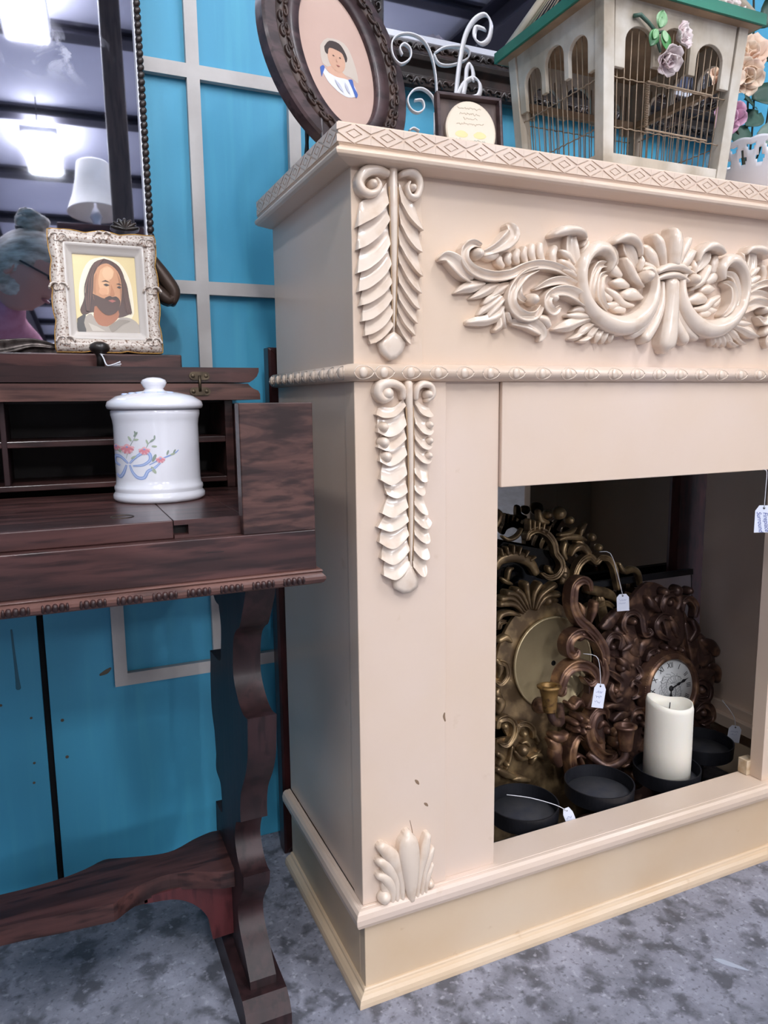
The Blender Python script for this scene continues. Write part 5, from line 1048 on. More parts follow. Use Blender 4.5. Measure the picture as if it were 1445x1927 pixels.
# ------------------------------------------------------------------ white scroll stand
SE = thing('scroll_stand', 'white wrought iron stand with curling scrolls on mantel', 'stand', (.2, .16, 1.15))
for k, pts in enumerate(EASEL):
    b = MB(); b.tube([(p[0] / 1000, 0, max(.003, p[1] / 1000)) for p in pts], .0046, 8, sub=4, flat=(.25, .97, 0)); b.build('scroll', WHITE_METAL, SE)
for pts in EASEL_FRONT:
    b = MB(); b.tube([(p[0] / 1000, -.03, max(.003, p[1] / 1000)) for p in pts], .0062, 8, sub=4, flat=(.75, .66, 0)); b.build('scroll', WHITE_METAL, SE)
b = MB(); b.tube([(.000, 0, .10), (.0, 0, .003)], .0035, 8); b.build('leg', WHITE_METAL, SE)
b = MB(); b.tube([(.030, -.03, .05), (.028, -.03, .003)], .0045, 8); b.build('leg', WHITE_METAL, SE)
b = MB(); b.tube([(.005, 0, .04), (.02, .06, .02), (.02, .09, .003)], .0035, 8, sub=3); b.build('leg', WHITE_METAL, SE)

# ------------------------------------------------------------------ small framed plaque
SP = thing('framed_plaque', 'small dark square frame with cream oval plaque of two birds', 'picture', (.198, .060, 1.1502), (math.radians(-7), 0, math.radians(-7)))
member_frame(SP, -.0475, .0475, 0, .0885, [(0, 0), (0, .011), (.002, .012), (.0042, .0115), (.0058, .006), (.0058, 0)], wal, bevel=.0004)
MB().box(-.043, .043, -.004, .001, .004, .0845).build('backing', wood('walnut_veneer', '43302a', '54403a', '33231f', rough=.5, grain=(1, 1, .15)), SP)
plq = mat('cream_plaque', 'dccdb8', .35, coat=.3)
b = MB(); e = [(.0365 * math.cos(2 * PI * k / 48) + .001, .041 + .0395 * math.sin(2 * PI * k / 48)) for k in range(48)]
e2 = [(.0345 * math.cos(2 * PI * k / 48) + .001, .041 + .0375 * math.sin(2 * PI * k / 48)) for k in range(48)]
b.add([(p[0], -.003, p[1]) for p in e] + [(p[0], -.0085, p[1]) for p in e] + [(p[0], -.0095, p[1]) for p in e2], [(k, (k + 1) % 48, 48 + (k + 1) % 48, 48 + k) for k in range(48)] + [(48 + k, 48 + (k + 1) % 48, 96 + (k + 1) % 48, 96 + k) for k in range(48)] + [tuple(range(96, 144)), tuple(range(47, -1, -1))])
b.build('plaque', plq, SP)
scrawl = flatmat('tan_ink', 'b4a284'); yb = flatmat('yellow_bird', 'd8cf94'); tealp = flatmat('teal_sketch', '8fa8a0')
def script_line(x0, x1, z, amp, y, m, parent, seed, name='lettering'):
    rnd = random.Random(seed); n = int((x1 - x0) / .0011); pts = []
    for k in range(n):
        pts.append((x0 + (x1 - x0) * k / n, y, z + amp * (rnd.random() - .5) * (1.6 if k % 5 == 0 else 1)))
    b = MB(); b.tube(pts, .00022, 4); b.build(name, m, parent)
for k, (x0, x1) in enumerate(((-.018, .018), (-.015, .016), (-.010, .012), (-.020, .021))):
    script_line(x0, x1, .070 - k * .0068, .0028, -.0097, scrawl, SP, k)
for s in (-1, 1):
    poly_print(SP, [(s * .004, .036), (s * .010, .040), (s * .018, .0395), (s * .023, .035), (s * .018, .0315), (s * .010, .031), (s * .005, .033)], yb, -.0097, 'bird_print')
    for k in range(4):
        script_line(min(s * .004, s * .022), max(s * .004, s * .022), .028 - k * .0045, .0030, -.0097, tealp, SP, 20 + k + s, 'branch_print')

# ------------------------------------------------------------------ wooden bird cage
BC = thing('bird_cage', 'whitewashed wooden bird cage with arched sides and green roof edge', 'cage', (.525, .137, 1.15))
BO = BC.location
B4 = [(.407, .035, 1.1502), (.643, .035, 1.1502), (.643, .240, 1.1502), (.407, .240, 1.1502)]
T4 = [(.388, .022, 1.388), (.664, .022, 1.388), (.664, .255, 1.388), (.388, .255, 1.388)]
def lerp(a, b, t): return tuple(x + (y - x) * t for x, y in zip(a, b))
def side_pt(k, s, t, d=0.0):
    """point on side k of the flaring cage: s along, t up (0..1), d inward"""
    a = lerp(B4[k], B4[(k + 1) % 4], s); c = lerp(T4[k], T4[(k + 1) % 4], s)
    p = lerp(a, c, t); n = ((0, 1, 0), (-1, 0, 0), (0, -1, 0), (1, 0, 0))[k]
    return tuple(x + y * d for x, y in zip(p, n))
def side_slab(k, poly, d0, d1):
    n = len(poly); vs = [side_pt(k, s, t, d0) for s, t in poly] + [side_pt(k, s, t, d1) for s, t in poly]
    return MB().add(vs, [tuple(range(n)), tuple(range(2 * n - 1, n - 1, -1))] + [(i, (i + 1) % n, n + (i + 1) % n, n + i) for i in range(n)])
def bc(b, name, m=CAGE, bevel=.0008, parent=None): return b.build(name, m, parent or BC, bevel=bevel, origin=BO)
for k in range(4):
    w = .236 if k % 2 == 0 else .205
    e = .020 / w
    a = lerp(B4[k], T4[k], 0)
    # corner post
    vs = []
    for t in (0, 1):
        base = lerp(B4[k], T4[k], t)
        sx = 1 if k in (0, 3) else -1; sy = 1 if k in (0, 1) else -1
        vs += [(base[0] - sx * .001, base[1] - sy * .001, base[2]), (base[0] + sx * .018, base[1] - sy * .001, base[2]), (base[0] + sx * .018, base[1] + sy * .018, base[2]), (base[0] - sx * .001, base[1] + sy * .018, base[2])]
    bc(MB().add(vs, [(0, 1, 2, 3), (7, 6, 5, 4)] + [(i, (i + 1) % 4, 4 + (i + 1) % 4, 4 + i) for i in range(4)]), 'corner_post')
    bc(side_slab(k, [(e * .9, 0), (1 - e * .9, 0), (1 - e * .9, .145), (e * .9, .145)], .001, .012), 'bottom_rail')
    # scalloped header with three arches
    arch = []
    L = 1 - 2 * e
    segs = [(.00, .075, None), (.075, .315, .13), (.315, .375, None), (.375, .625, .20), (.625, .685, None), (.685, .925, .13), (.925, 1.0, None)]
    zlow = {0: .62, 2: .66, 4: .66, 6: .62}
    for i, (s0, s1, hgt) in enumerate(segs):
        if hgt is None:
            arch += [(e + L * s0, zlow[i]), (e + L * s1, zlow[i])]
        else:
            zb = zlow[i - 1] if i < 3 else zlow[i + 1] if i > 3 else .66
            rx = (s1 - s0) / 2; cxs = (s0 + s1) / 2
            ztop = .86 if i != 3 else .90
            zs = ztop - rx * L * w / .238
            arch += [(e + L * s0, zs)] + [(e + L * (cxs - rx * math.cos(PI * j / 14)), zs + (ztop - zs) * math.sin(PI * j / 14)) for j in range(1, 14)] + [(e + L * s1, zs)]
    poly = [(e * .9, 1.0)] + [(e * .9, arch[0][1])] + arch + [(1 - e * .9, arch[-1][1]), (1 - e * .9, 1.0)]
    bc(side_slab(k, poly, .001, .0075), 'arched_header', CAGE)
    bc(side_slab(k, [(e, .66), (1 - e, .66), (1 - e, .71), (e, .71)], .0085, .019), 'inner_rail', CAGE_IN) if k in (2, 1) else None
    # wires
    nw = 17 if k % 2 == 0 else 14
    for j in range(nw):
        s = e + (1 - 2 * e) * (j + .7) / (nw + .4)
        b = MB(); b.tube([side_pt(k, s, .12, .0082), side_pt(k, s + .004 * math.sin(j * 2.1), .5, .0085), side_pt(k, s, .90, .0082)], .00085, 5)
        bc(b, 'wire', WIRE, 0)
    for t in (.30, .575):
        b = MB(); n = 40
        b.tube([side_pt(k, e * .8 + (1 - 1.6 * e) * j / n, t + .003 * math.sin(j * 1.9), .0072 + .0005 * math.cos(j * 2.3)) for j in range(n + 1)], .0009, 5)
        bc(b, 'cross_wire', WIRE, 0)
bc(MB().box(.415, .635, .043, .232, 1.1505, 1.158), 'floor_board', CAGE_IN)
# coil spring of the little door and its frame
pts = []
for j in range(26 * 8 + 1):
    a = 2 * PI * j / 8; z = 1.226 + (.062) * j / (26 * 8)
    pts.append((.4795 + .0030 * math.cos(a), .0315 + .0030 * math.sin(a), z))
bc(MB().tube(pts, .0006, 4), 'door_spring', WIRE, 0)
for t in (.305, .572):
    b = MB(); n = 50
    b.tube([lerp(side_pt(0, .31, t, .0), side_pt(0, .80, t - .004, .0), j / n) for j in range(n + 1)], .0016, 5); bc(b, 'door_rod', WIRE, 0)
# eaves and roof
ev = MB(); E = [(.370, .004), (.682, .004), (.682, .273), (.370, .273)]
ev.prism(E, 1.388, 1.4035, 'z'); bc(ev, 'eave_board', GREEN_TRIM, .0012)
bc(MB().prism([(.374, .008), (.678, .008), (.678, .269), (.374, .269)], 1.3868, 1.3879, 'z'), 'eave_soffit', CAGE_IN, 0)
RB4 = [(.385, .018, 1.4035), (.667, .018, 1.4035), (.667, .260, 1.4035), (.385, .260, 1.4035)]
RT4 = [(.455, .080, 1.515), (.597, .080, 1.515), (.597, .198, 1.515), (.455, .198, 1.515)]
for k in range(4):
    b = MB(); b.tube([RB4[k], RT4[k]], .008, 6); bc(b, 'roof_rib', CAGE, 0)
    b = MB(); b.tube([RB4[k], RB4[(k + 1) % 4]], .006, 6); bc(b, 'roof_sill', CAGE, 0)
    b = MB(); b.tube([RT4[k], RT4[(k + 1) % 4]], .007, 6); bc(b, 'roof_rail', CAGE, 0)
    for j in range(1, 15):
        s = j / 15
        b = MB(); b.tube([lerp(RB4[k], RB4[(k + 1) % 4], s), lerp(RT4[k], RT4[(k + 1) % 4], s)], .0008, 4); bc(b, 'roof_wire', WIRE, 0)
DCx, DCy, DZ = .526, .139, 1.515
for j in range(20):
    a = PI * j / 20
    b = MB(); b.tube([(DCx + .080 * math.cos(PI * i / 16) * math.cos(a), DCy + .066 * math.cos(PI * i / 16) * math.sin(a), DZ + .10 * math.sin(PI * i / 16)) for i in range(17)], .0009, 4)
    bc(b, 'dome_wire', WIRE, 0)

def petal_grid(b, c, d, up, w, l, cup, curl=.3):
    """a cupped petal starting at c, growing along d and facing up"""
    d = Vector(d).normalized(); up = Vector(up); up = (up - d * up.dot(d)).normalized(); sd = d.cross(up)
    vs = []; n, m = 5, 4
    for i in range(n):
        t = i / (n - 1); ww = w * math.sin(PI * (.12 + .70 * t)) ** .8
        for j in range(m):
            s = -1 + 2 * j / (m - 1)
            p = Vector(c) + d * l * t + sd * ww * s * .5 + up * (cup * l * (t ** 1.5) + .25 * w * s * s - curl * l * max(0, t - .7) ** 2 * 3)
            vs.append(p)
    fs = [(i * m + j, i * m + j + 1, (i + 1) * m + j + 1, (i + 1) * m + j) for i in range(n - 1) for j in range(m - 1)]
    b.add(vs, fs, True)
def thicken(o, t=.0006):
    md = o.modifiers.new('thickness', 'SOLIDIFY'); md.thickness = t; md.offset = 0
    return o
def rose(parent, c, r, face, m, name='rose', origin=None, seed=0):
    f = Vector(face).normalized(); u = f.orthogonal().normalized(); v = f.cross(u); rnd = random.Random(seed)
    b = MB()
    for ring, (n, ln, tilt, wd) in enumerate(((3, .75, .15, .9), (5, .95, .45, 1.05), (6, 1.1, .95, 1.1))):
        for k in range(n):
            a = 2 * PI * k / n + ring * .5 + rnd.random() * .3
            rad = u * math.cos(a) + v * math.sin(a)
            d = f * math.cos(tilt) + rad * math.sin(tilt)
            petal_grid(b, Vector(c) - f * r * .45 + rad * r * .1 * ring, d, -rad * math.cos(tilt) + f * math.sin(tilt), r * wd, r * ln, .12 if ring else .3)
    return thicken(b.build(name, m, parent, origin=origin), .0007)
def leaf(parent, c, d, up, l, w, m, origin=None, name='leaf'):
    b = MB(); d = Vector(d).normalized(); up = Vector(up); up = (up - d * up.dot(d)).normalized(); sd = d.cross(up)
    vs = []; n, mm = 8, 5
    for i in range(n):
        t = i / (n - 1); ww = w * (math.sin(PI * min(1, t * .97 + .03)) ** .75)
        for j in range(mm):
            s = -1 + 2 * j / (mm - 1)
            vs.append(Vector(c) + d * l * t + sd * ww * s * .5 + up * (.10 * w * abs(s) - .25 * l * t * t * .5))
    fs = [(i * mm + j, i * mm + j + 1, (i + 1) * mm + j + 1, (i + 1) * mm + j) for i in range(n - 1) for j in range(mm - 1)]
    b.add(vs, fs, True)
    return thicken(b.build(name, m, parent, origin=origin), .0007)
# painted rose sprig fixed on the front header of the cage
y0 = .017
b = MB(); b.tube([(.440, y0 + .004, 1.364), (.450, y0 + .001, 1.366), (.464, y0, 1.358), (.476, y0, 1.350), (.482, y0, 1.335), (.486, y0 - .002, 1.322)], [.0028, .0030, .0026, .0024, .0022, .0018], 7); bc(b, 'sprig_stem', SILK_LEAF, 0)
b = MB(); b.tube([(.478, y0, 1.346), (.490, y0 - .002, 1.350), (.500, y0 - .002, 1.346)], .002, 6); bc(b, 'sprig_stem', SILK_LEAF, 0)
for (c, d, l, w) in (((.480, y0 - .003, 1.352), (.2, -.2, 1), .024, .020), ((.475, y0 - .003, 1.349), (-.45, -.15, -1), .026, .018), ((.487, y0 - .003, 1.349), (.35, -.2, -1), .027, .020)):
    leaf(BC, c, d, (0, -1, .2), l, w, LEAFG if l > .0255 else LEAF_PALE, BO, 'sprig_leaf')
    leaf(BC, (c[0], c[1] - .002, c[2]), d, (0, -1, .2), l * .6, w * .6, LEAF_PALE, BO, 'sprig_leaf')
rose(BC, (.498, y0 - .006, 1.312), .020, (-.1, -1, -.6), PETAL, 'rosebud', BO, 1)
rose(BC, (.522, y0 - .006, 1.348), .018, (.3, -1, .1), PETAL, 'rosebud', BO, 2)
for (x, z, s) in ((.612, 1.416, 3), (.640, 1.418, 4), (.585, 1.416, 5)):
    rose(BC, (x, .030, z), .017, (0, -1, .8), PETAL, 'rosebud', BO, s)
    leaf(BC, (x + .01, .028, z - .004), (1, -.2, .2), (0, -.3, 1), .024, .014, LEAFG, BO, 'sprig_leaf')
for (dx, dy, s) in ((-.07, -.045, 6), (-.045, -.06, 7), (-.085, -.01, 8)):
    rose(BC, (DCx + dx, DCy + .10 + dy, DZ + .055), .024, (-.3, .9, .5), PETAL, 'rosebud', BO, s)
    leaf(BC, (DCx + dx, DCy + .10 + dy, DZ + .045), (-.6, .5, -.4), (0, 1, .6), .042, .026, LEAFG, BO, 'sprig_leaf')

# ------------------------------------------------------------------ pierced bowl
BW = thing('pierced_bowl', 'white pierced porcelain bowl with scalloped rim beside bird cage', 'bowl', (.838, .125, 1.15))
b = MB(); NT, NZ = 240, 34; nlob = 20
prof = [(.036, .000), (.040, .004), (.034, .010), (.036, .016), (.055, .030), (.072, .050), (.083, .072), (.091, .098), (.094, .112)]
pc = catmull(prof, 5); pc = [pc[int(i * (len(pc) - 1) / NZ)] for i in range(NZ + 1)]
vs = []; fs = []
for i, (r, z) in enumerate(pc):
    for k in range(NT):
        a = 2 * PI * k / NT
        zz = z + (.0028 * abs(math.cos(nlob * a / 2)) if i > NZ * .75 else 0) * (i / NZ)
        vs.append((r * math.cos(a), r * math.sin(a), zz))
def in_hole(a, z):
    q = (a / (2 * PI) * nlob) % 1
    if abs(q - .5) < .5:
        if ((q - .5) / .22) ** 2 + ((z - .0985) / .0048) ** 2 < 1: return True
        q2 = (q + .5) % 1
        if ((q2 - .5) / .22) ** 2 + ((z - .0800) / .0085) ** 2 < 1: return True
    return False
for i in range(NZ):
    for k in range(NT):
        a = 2 * PI * (k + .5) / NT; z = (pc[i][1] + pc[i + 1][1]) / 2
        if not in_hole(a, z): fs.append((i * NT + k, i * NT + (k + 1) % NT, (i + 1) * NT + (k + 1) % NT, (i + 1) * NT + k))
bo = b.add(vs, fs, True).build('bowl_wall', PORC, BW)
thicken(bo, .0035)
MB().lathe([(.0001, .001), (.037, .001), (.037, .012), (.0001, .012)], n=40).build('foot_disc', PORC, BW)

# ------------------------------------------------------------------ artificial roses behind the cage
RS = thing('artificial_roses', 'spray of peach and pink silk roses standing behind bird cage', 'flowers', (1.00, .30, 1.15))
RO = RS.location
b = MB(); b.lathe([(.0001, 0), (.030, 0), (.036, .02), (.040, .05), (.030, .09), (.024, .11), (.028, .12), (.0001, .12)], (1.0, .30, 1.15), 28); b.build('vase', PORC, RS, origin=RO)
def stem(pts, r=.0022):
    b = MB(); b.tube(pts, r, 6, sub=4); b.build('stem', STEM, RS, origin=RO)
stem([(1.0, .30, 1.26), (.995, .30, 1.36), (.985, .295, 1.45), (.972, .29, 1.50)])
stem([(1.0, .30, 1.26), (1.01, .30, 1.40), (1.0, .30, 1.52), (.98, .29, 1.62), (.97, .29, 1.68)])
stem([(1.0, .30, 1.26), (.97, .29, 1.36), (.94, .285, 1.42), (.91, .28, 1.45)])
stem([(1.0, .30, 1.26), (.96, .28, 1.32), (.93, .27, 1.36), (.905, .27, 1.375)])
stem([(1.0, .30, 1.26), (1.03, .29, 1.36), (1.04, .285, 1.46), (1.045, .285, 1.56)])
rose(RS, (.966, .285, 1.505), .040, (-.5, -1, .35), SILK_PEACH, 'rose', RO, 11)
rose(RS, (.952, .275, 1.458), .034, (-.5, -1, -.2), SILK_PEACH, 'rose', RO, 12)
rose(RS, (.900, .280, 1.452), .036, (-.4, -1, .1), SILK_PEACH, 'rose', RO, 13)
rose(RS, (.905, .265, 1.375), .030, (-.7, -.9, -.2), SILK_PINK, 'rose', RO, 14)
rose(RS, (1.050, .285, 1.590), .036, (-.3, -1, .2), SILK_PEACH, 'rose', RO, 15)
for (c, d, l, w, m_) in (((.985, .285, 1.425), (.9, -.3, .25), .085, .058, SILK_LEAF), ((.985, .280, 1.41), (-.75, -.4, .05), .055, .04, SILK_LEAF), ((1.0, .28, 1.40), (-.9, -.3, -.6), .06, .045, SILK_LEAF), ((.992, .275, 1.35), (.9, -.3, .05), .10, .075, SILK_LEAF2),
                         ((.955, .28, 1.37), (-.5, -.3, -.6), .06, .05, SILK_LEAF), ((1.0, .285, 1.56), (.6, -.3, .9), .10, .055, SILK_LEAF), ((1.0, .285, 1.53), (.9, -.2, -.35), .07, .045, SILK_LEAF2), ((1.03, .285, 1.48), (.7, -.4, .6), .07, .05, SILK_LEAF), ((.98, .285, 1.62), (.7, -.4, .5), .07, .045, SILK_LEAF), ((1.01, .28, 1.50), (.8, -.5, .1), .06, .045, SILK_LEAF)):
    leaf(RS, c, d, (-.3, -1, .5), l, w, m_, RO)

# ------------------------------------------------------------------ large carved mirror on the wall
BM = thing('carved_mirror', 'large mirror in heavy dark carved frame hanging above mantel', 'mirror', (.62, .4275, 1.393))
MBW = .465; MBH = 1.15
darkc = mat('black_bronze_carving', '241c1b', .32, col2='4a3530', nscale=40, lo=.5, hi=.85, coat=.3)
member_frame(BM, -MBW, MBW, 0, MBH, [(0, -.008), (0, .006), (.004, .012), (.018, .014), (.022, .010), (.034, .012), (.042, .024), (.050, .026), (.055, .018), (.066, .012), (.078, .008), (.083, .003), (.083, -.008)], darkc, bevel=.0008)
MB().box(-MBW + .078, MBW - .078, -.002, .004, .078, MBH - .078).build('mirror_pane', MIRROR2, BM)
for (a, b0, b1, vert) in ((.0805, -MBW + .08, MBW - .08, 0),):
    for s in (0, 1):
        z = a if s == 0 else MBH - a
        MB().box(b0, b1, -.0035, -.002, z, z + .012 if s == 0 else z - .012 + .012).build('bevel_edge', bev, BM) if s == 0 else None
def run(n, length, at, horiz=True, side=1):
    for k in range(n):
        t = -length / 2 + length * (k + .5) / n
        for q, (off, hgt, base_) in enumerate(((.011, .006, .012), (.066, .0065, .011))):
            pts = []; sg = 1 if k % 2 else -1
            for j in range(8):
                a = j * .78; r = .0088 * (1 - j / 9.5)
                u = t + sg * (r * math.cos(a) + .001); v = off + r * .75 * math.sin(a)
                pts.append((u, v, .0026 * (1 - j / 12)))
            lf = [(t - sg * .004, off - .006, .0015), (t - sg * .009, off + .001, .0035), (t - sg * .012, off + .007, .0015)]
            for kind, P in (('scroll', pts), ('leaf', lf)):
                if horiz: Q = P if side > 0 else [(u, MBH - v, w) for u, v, w in P]
                else: Q = [((-MBW + v) if side < 0 else (MBW - v), MBH / 2 + u, w) for u, v, w in P]
                b = MB(); b.stroke(Q, hgt, 'r', base=base_, back=-.006, n=2); b.build('carved_' + kind, darkc, BM)
run(38, 2 * MBW - .05, 0)
run(30, MBH - .06, 0, False, -1)
run(30, MBH - .06, 0, False, 1)
# ------------------------------------------------------------------ behind and inside the fireplace opening
LM = thing('standing_mirror', 'wide mirror in plain dark red frame standing behind the fireplace', 'mirror', (.5150, .386, 0), (0, 0, 0))
frm = wood('cherry_frame', '2c1213', '3d1a1b', '1c0b0c', rough=.35, grain=(1, 1, .2))
member_frame(LM, -.5205, .5205, 0, .925, [(0, -.016), (0, .012), (.004, .015), (.10, .013), (.118, .006), (.122, .003), (.122, -.016)], frm, bevel=.001)
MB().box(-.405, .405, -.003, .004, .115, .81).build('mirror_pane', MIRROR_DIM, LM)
SM = thing('small_mirror', 'small black-edged mirror leaning behind the ornate clock', 'mirror', (.800, .308, .0), (math.radians(-5), 0, 0))
MB().box(-.155, .155, .001, .010, 0, .452).build('back_panel', BLACK_METAL, SM)
MB().box(-.150, .150, -.0015, .001, .005, .440).build('mirror_pane', MIRROR2, SM)
MB().box(-.155, .155, -.004, .001, .440, .452).build('top_edge', BLACK_METAL, SM)

OW = thing('openwork_mirror', 'antique gold openwork wall mirror with arched scrolls, furthest left', 'mirror', (.55, .285, 0), (math.radians(-6), 0, 0))
dk_glass = mat('dark_mirror_glass', '0b0b0d', .08, metal=.6)
b = MB(); b.prism([(-.20, .02), (.14, .02), (.16, .35), (.10, .47), (.02, .53), (-.10, .56), (-.18, .50), (-.21, .35)], .0045, .009); b.build('mirror_glass', dk_glass, OW)
mmstrokes(OPENWORK, GILT, OW, ('scroll', 'leaf', 'rosette'))
for pts in ([(-.19, .0, .012), (-.20, .15, .014), (-.19, .30, .014), (-.17, .45, .012)], [(.14, .0, .012), (.15, .15, .014), (.14, .30, .014), (.12, .42, .012)], [(-.19, .012, .012), (-.03, .02, .016), (.14, .012, .012)]):
    b = MB(); b.stroke(pts, .014, 'g'); b.build('frame_rail', GILT, OW)

GH = thing('gilt_wall_plate', 'antique gold wall plaque with plain round plate and shell crest', 'plaque', (.459, .235, 0), (math.radians(-6), 0, 0))
PCX, PCZ = .0518, .3275
b = MB(); e = [(PCX + .112 * math.cos(2 * PI * k / 60) - .02, PCZ - .03 + .155 * math.sin(2 * PI * k / 60)) for k in range(60)]
b.prism(e, -.003, .006); b.build('shield', GILT, GH, bevel=.002)
b = MB(); b.prism([(PCX - .02 + x, z) for x, z in ((-.13, .005), (.10, .005), (.11, .10), (.09, .20), (-.11, .20), (-.14, .10))], -.001, .006); b.build('lower_shield', GILT, GH, bevel=.002)
pl = MB(); pl.lathe([(.0001, 0), (.0890, 0), (.0905, .001), (.0915, .0045), (.0905, .0075), (.0885, .008), (.0870, .0065), (.0865, .0050), (.0001, .0050)], (0, 0, 0), 72)
pl.xform(Matrix.Translation((PCX, -.004, PCZ)) @ Matrix.Rotation(PI / 2, 4, 'X'))
plate = pl.build('round_plate', GILT_PLATE, GH)
b = MB(); b.boss(PCX, PCZ, .0052, .0006, 16); o = b.build('shaft_hole', HOLE, GH); o.location = (0, -.0092, 0)
b = MB(); b.boss(PCX + .055, PCZ + .022, .004, .0015, 12); o = b.build('rivet', GILT_PLATE, GH); o.location = (0, -.009, 0)
mmstrokes(GILT_FAN, GILT, GH, ('scroll', 'shell_flute', 'rosette'), y=-.003)

SCN = thing('candle_sconce', 'bronze scrolled wall sconce with two candle cups and flower', 'sconce', (.56, .200, 0), (math.radians(-4), 0, 0))
mmstrokes(SCONCE, BRONZE, SCN, ('scroll', 'leaf', 'rosette'))
b = MB(); b.stroke([(.018, .07, .016), (.014, .15, .018), (.012, .23, .016), (.005, .30, .012)], .016, 'g'); b.build('stem', BRONZE_DK, SCN)
b = MB(); b.stroke([(-.02, .02, .012), (.03, .012, .016), (.08, .02, .012)], .016, 'g'); b.build('scroll', BRONZE_DK, SCN)
b = MB(); b.stroke([(.02, .012, .014), (.022, .06, .018), (.016, .12, .014)], .016, 'r'); b.build('leaf', BRONZE_DK, SCN)
gcup = mat('worn_gold_cup', '8a6a3c', .4, metal=.5, col2='4a3320', nscale=90, lo=.5, hi=.7)
for (cx, cz, m_, sg) in ((-.1280, .2765, gcup, 1), (.0450, .1700, BRONZE, -1)):
    c = MB(); c.lathe([(.0001, 0), (.0115, 0), (.0120, .002), (.0150, .030), (.0175, .042), (.0215, .045), (.0220, .048), (.0150, .050), (.0130, .047), (.0120, .02), (.0001, .02)], (cx, -.055, cz), 28); c.build('candle_cup', m_, SCN)
    b = MB(); b.tube([(cx + sg * .055, -.012, cz - .010), (cx + sg * .035, -.04, cz - .030), (cx + sg * .008, -.055, cz - .018), (cx, -.055, cz + .002)], .0075, 8, sub=4); b.build('arm', BRONZE_DK, SCN)

CK = thing('wall_clock', 'dark bronze rococo clock with white roman dial', 'clock', (.77, .225, 0), (math.radians(-6), 0, 0))
b = MB(); b.prism(catmull([(-.13, .02), (-.05, .005), (.07, .01), (.13, .07), (.15, .16), (.145, .27), (.10, .36), (.05, .43), (-.01, .46), (-.06, .43), (-.10, .38), (-.15, .33), (-.155, .25), (-.13, .18), (-.145, .10), (-.13, .02)], 4)[:-1], .002, .012); b.build('back_plate', BRONZE_DK, CK, bevel=.002)
mmstrokes(CLOCK_SCROLLS, BRONZE_DK, CK, ('scroll', 'leaf', 'rosette'))
DX, DZc, DR = .0165, .2375, .0600
c = MB(); c.lathe([(.060, 0), (.0785, 0), (.0800, .004), (.0780, .012), (.0740, .018), (.0735, .024), (.0700, .029), (.0665, .031), (.0625, .029), (.0605, .025), (.0600, .020), (.060, 0)], (0, 0, 0), 80)
c.xform(Matrix.Translation((DX, .0, DZc)) @ Matrix.Rotation(PI / 2, 4, 'X')); c.build('bezel', BRONZE, CK)
RD = MB(); RD.ball((0, 0, 0), (.0016, .0022, .0022), 6, 5); RDM = RD.mesh('bezel_reed', BRONZE)
for k in range(96):
    a = 2 * PI * k / 96
    link_mesh('bezel_reed', RDM, CK, (DX + .0722 * math.cos(a), -.0235, DZc + .0722 * math.sin(a)), (0, -a, 0))
dial = mat('white_clock_dial', 'dfe0e0', .35, coat=.4)
c = MB(); c.lathe([(.0001, 0), (.0608, 0), (.0608, .020), (.0001, .0205)], (0, 0, 0), 64); c.xform(Matrix.Translation((DX, .0, DZc)) @ Matrix.Rotation(PI / 2, 4, 'X'))
dl = c.build('dial', dial, CK)
YD = -.0209
for h, s in enumerate(('XII', 'I', 'II', 'III', 'IIII', 'V', 'VI', 'VII', 'VIII', 'IX', 'X', 'XI')):
    a = PI / 2 - h * PI / 6
    t = textmesh(s, .0165, BLACK_INK, 'numeral', dl, (DX + .048 * math.cos(a), YD, DZc + .048 * math.sin(a)), (PI / 2, -(a - PI / 2), 0), .8)
grey = flatmat('grey_filigree', '8f9094')
for k in range(24):
    a = 2 * PI * k / 24 + .1
    pts = [(DX + r * math.cos(a + .25 * math.sin(r * 420 + k)), YD, DZc + r * math.sin(a + .25 * math.sin(r * 420 + k))) for r in (.010, .015, .020, .025, .030, .034)]
    b = MB(); b.tube(pts, .00035, 4); b.build('filigree', grey, dl)
def hand(ang, l, w, y):
    ca, sa = math.cos(ang), math.sin(ang)
    P = [(-.006, -w * .5), (l * .3, -w * .45), (l * .45, -w * 1.2), (l * .55, -w * .4), (l * .72, -w * 1.3), (l * .85, -w * .35), (l, 0), (l * .85, w * .35), (l * .72, w * 1.3), (l * .55, w * .4), (l * .45, w * 1.2), (l * .3, w * .45), (-.006, w * .5)]
    b = MB(); b.prism([(DX + p[0] * ca - p[1] * sa, DZc + p[0] * sa + p[1] * ca) for p in P], y, y - .0008); b.build('clock_hand', BLACK_INK, CK)
hand(math.radians(18), .050, .0026, YD - .0012); hand(math.radians(-95), .034, .0030, YD - .0004)
b = MB(); b.boss(DX, DZc, .0055, .003, 16); o = b.build('hand_boss', BLACK_INK, CK); o.location = (0, YD - .001, 0)

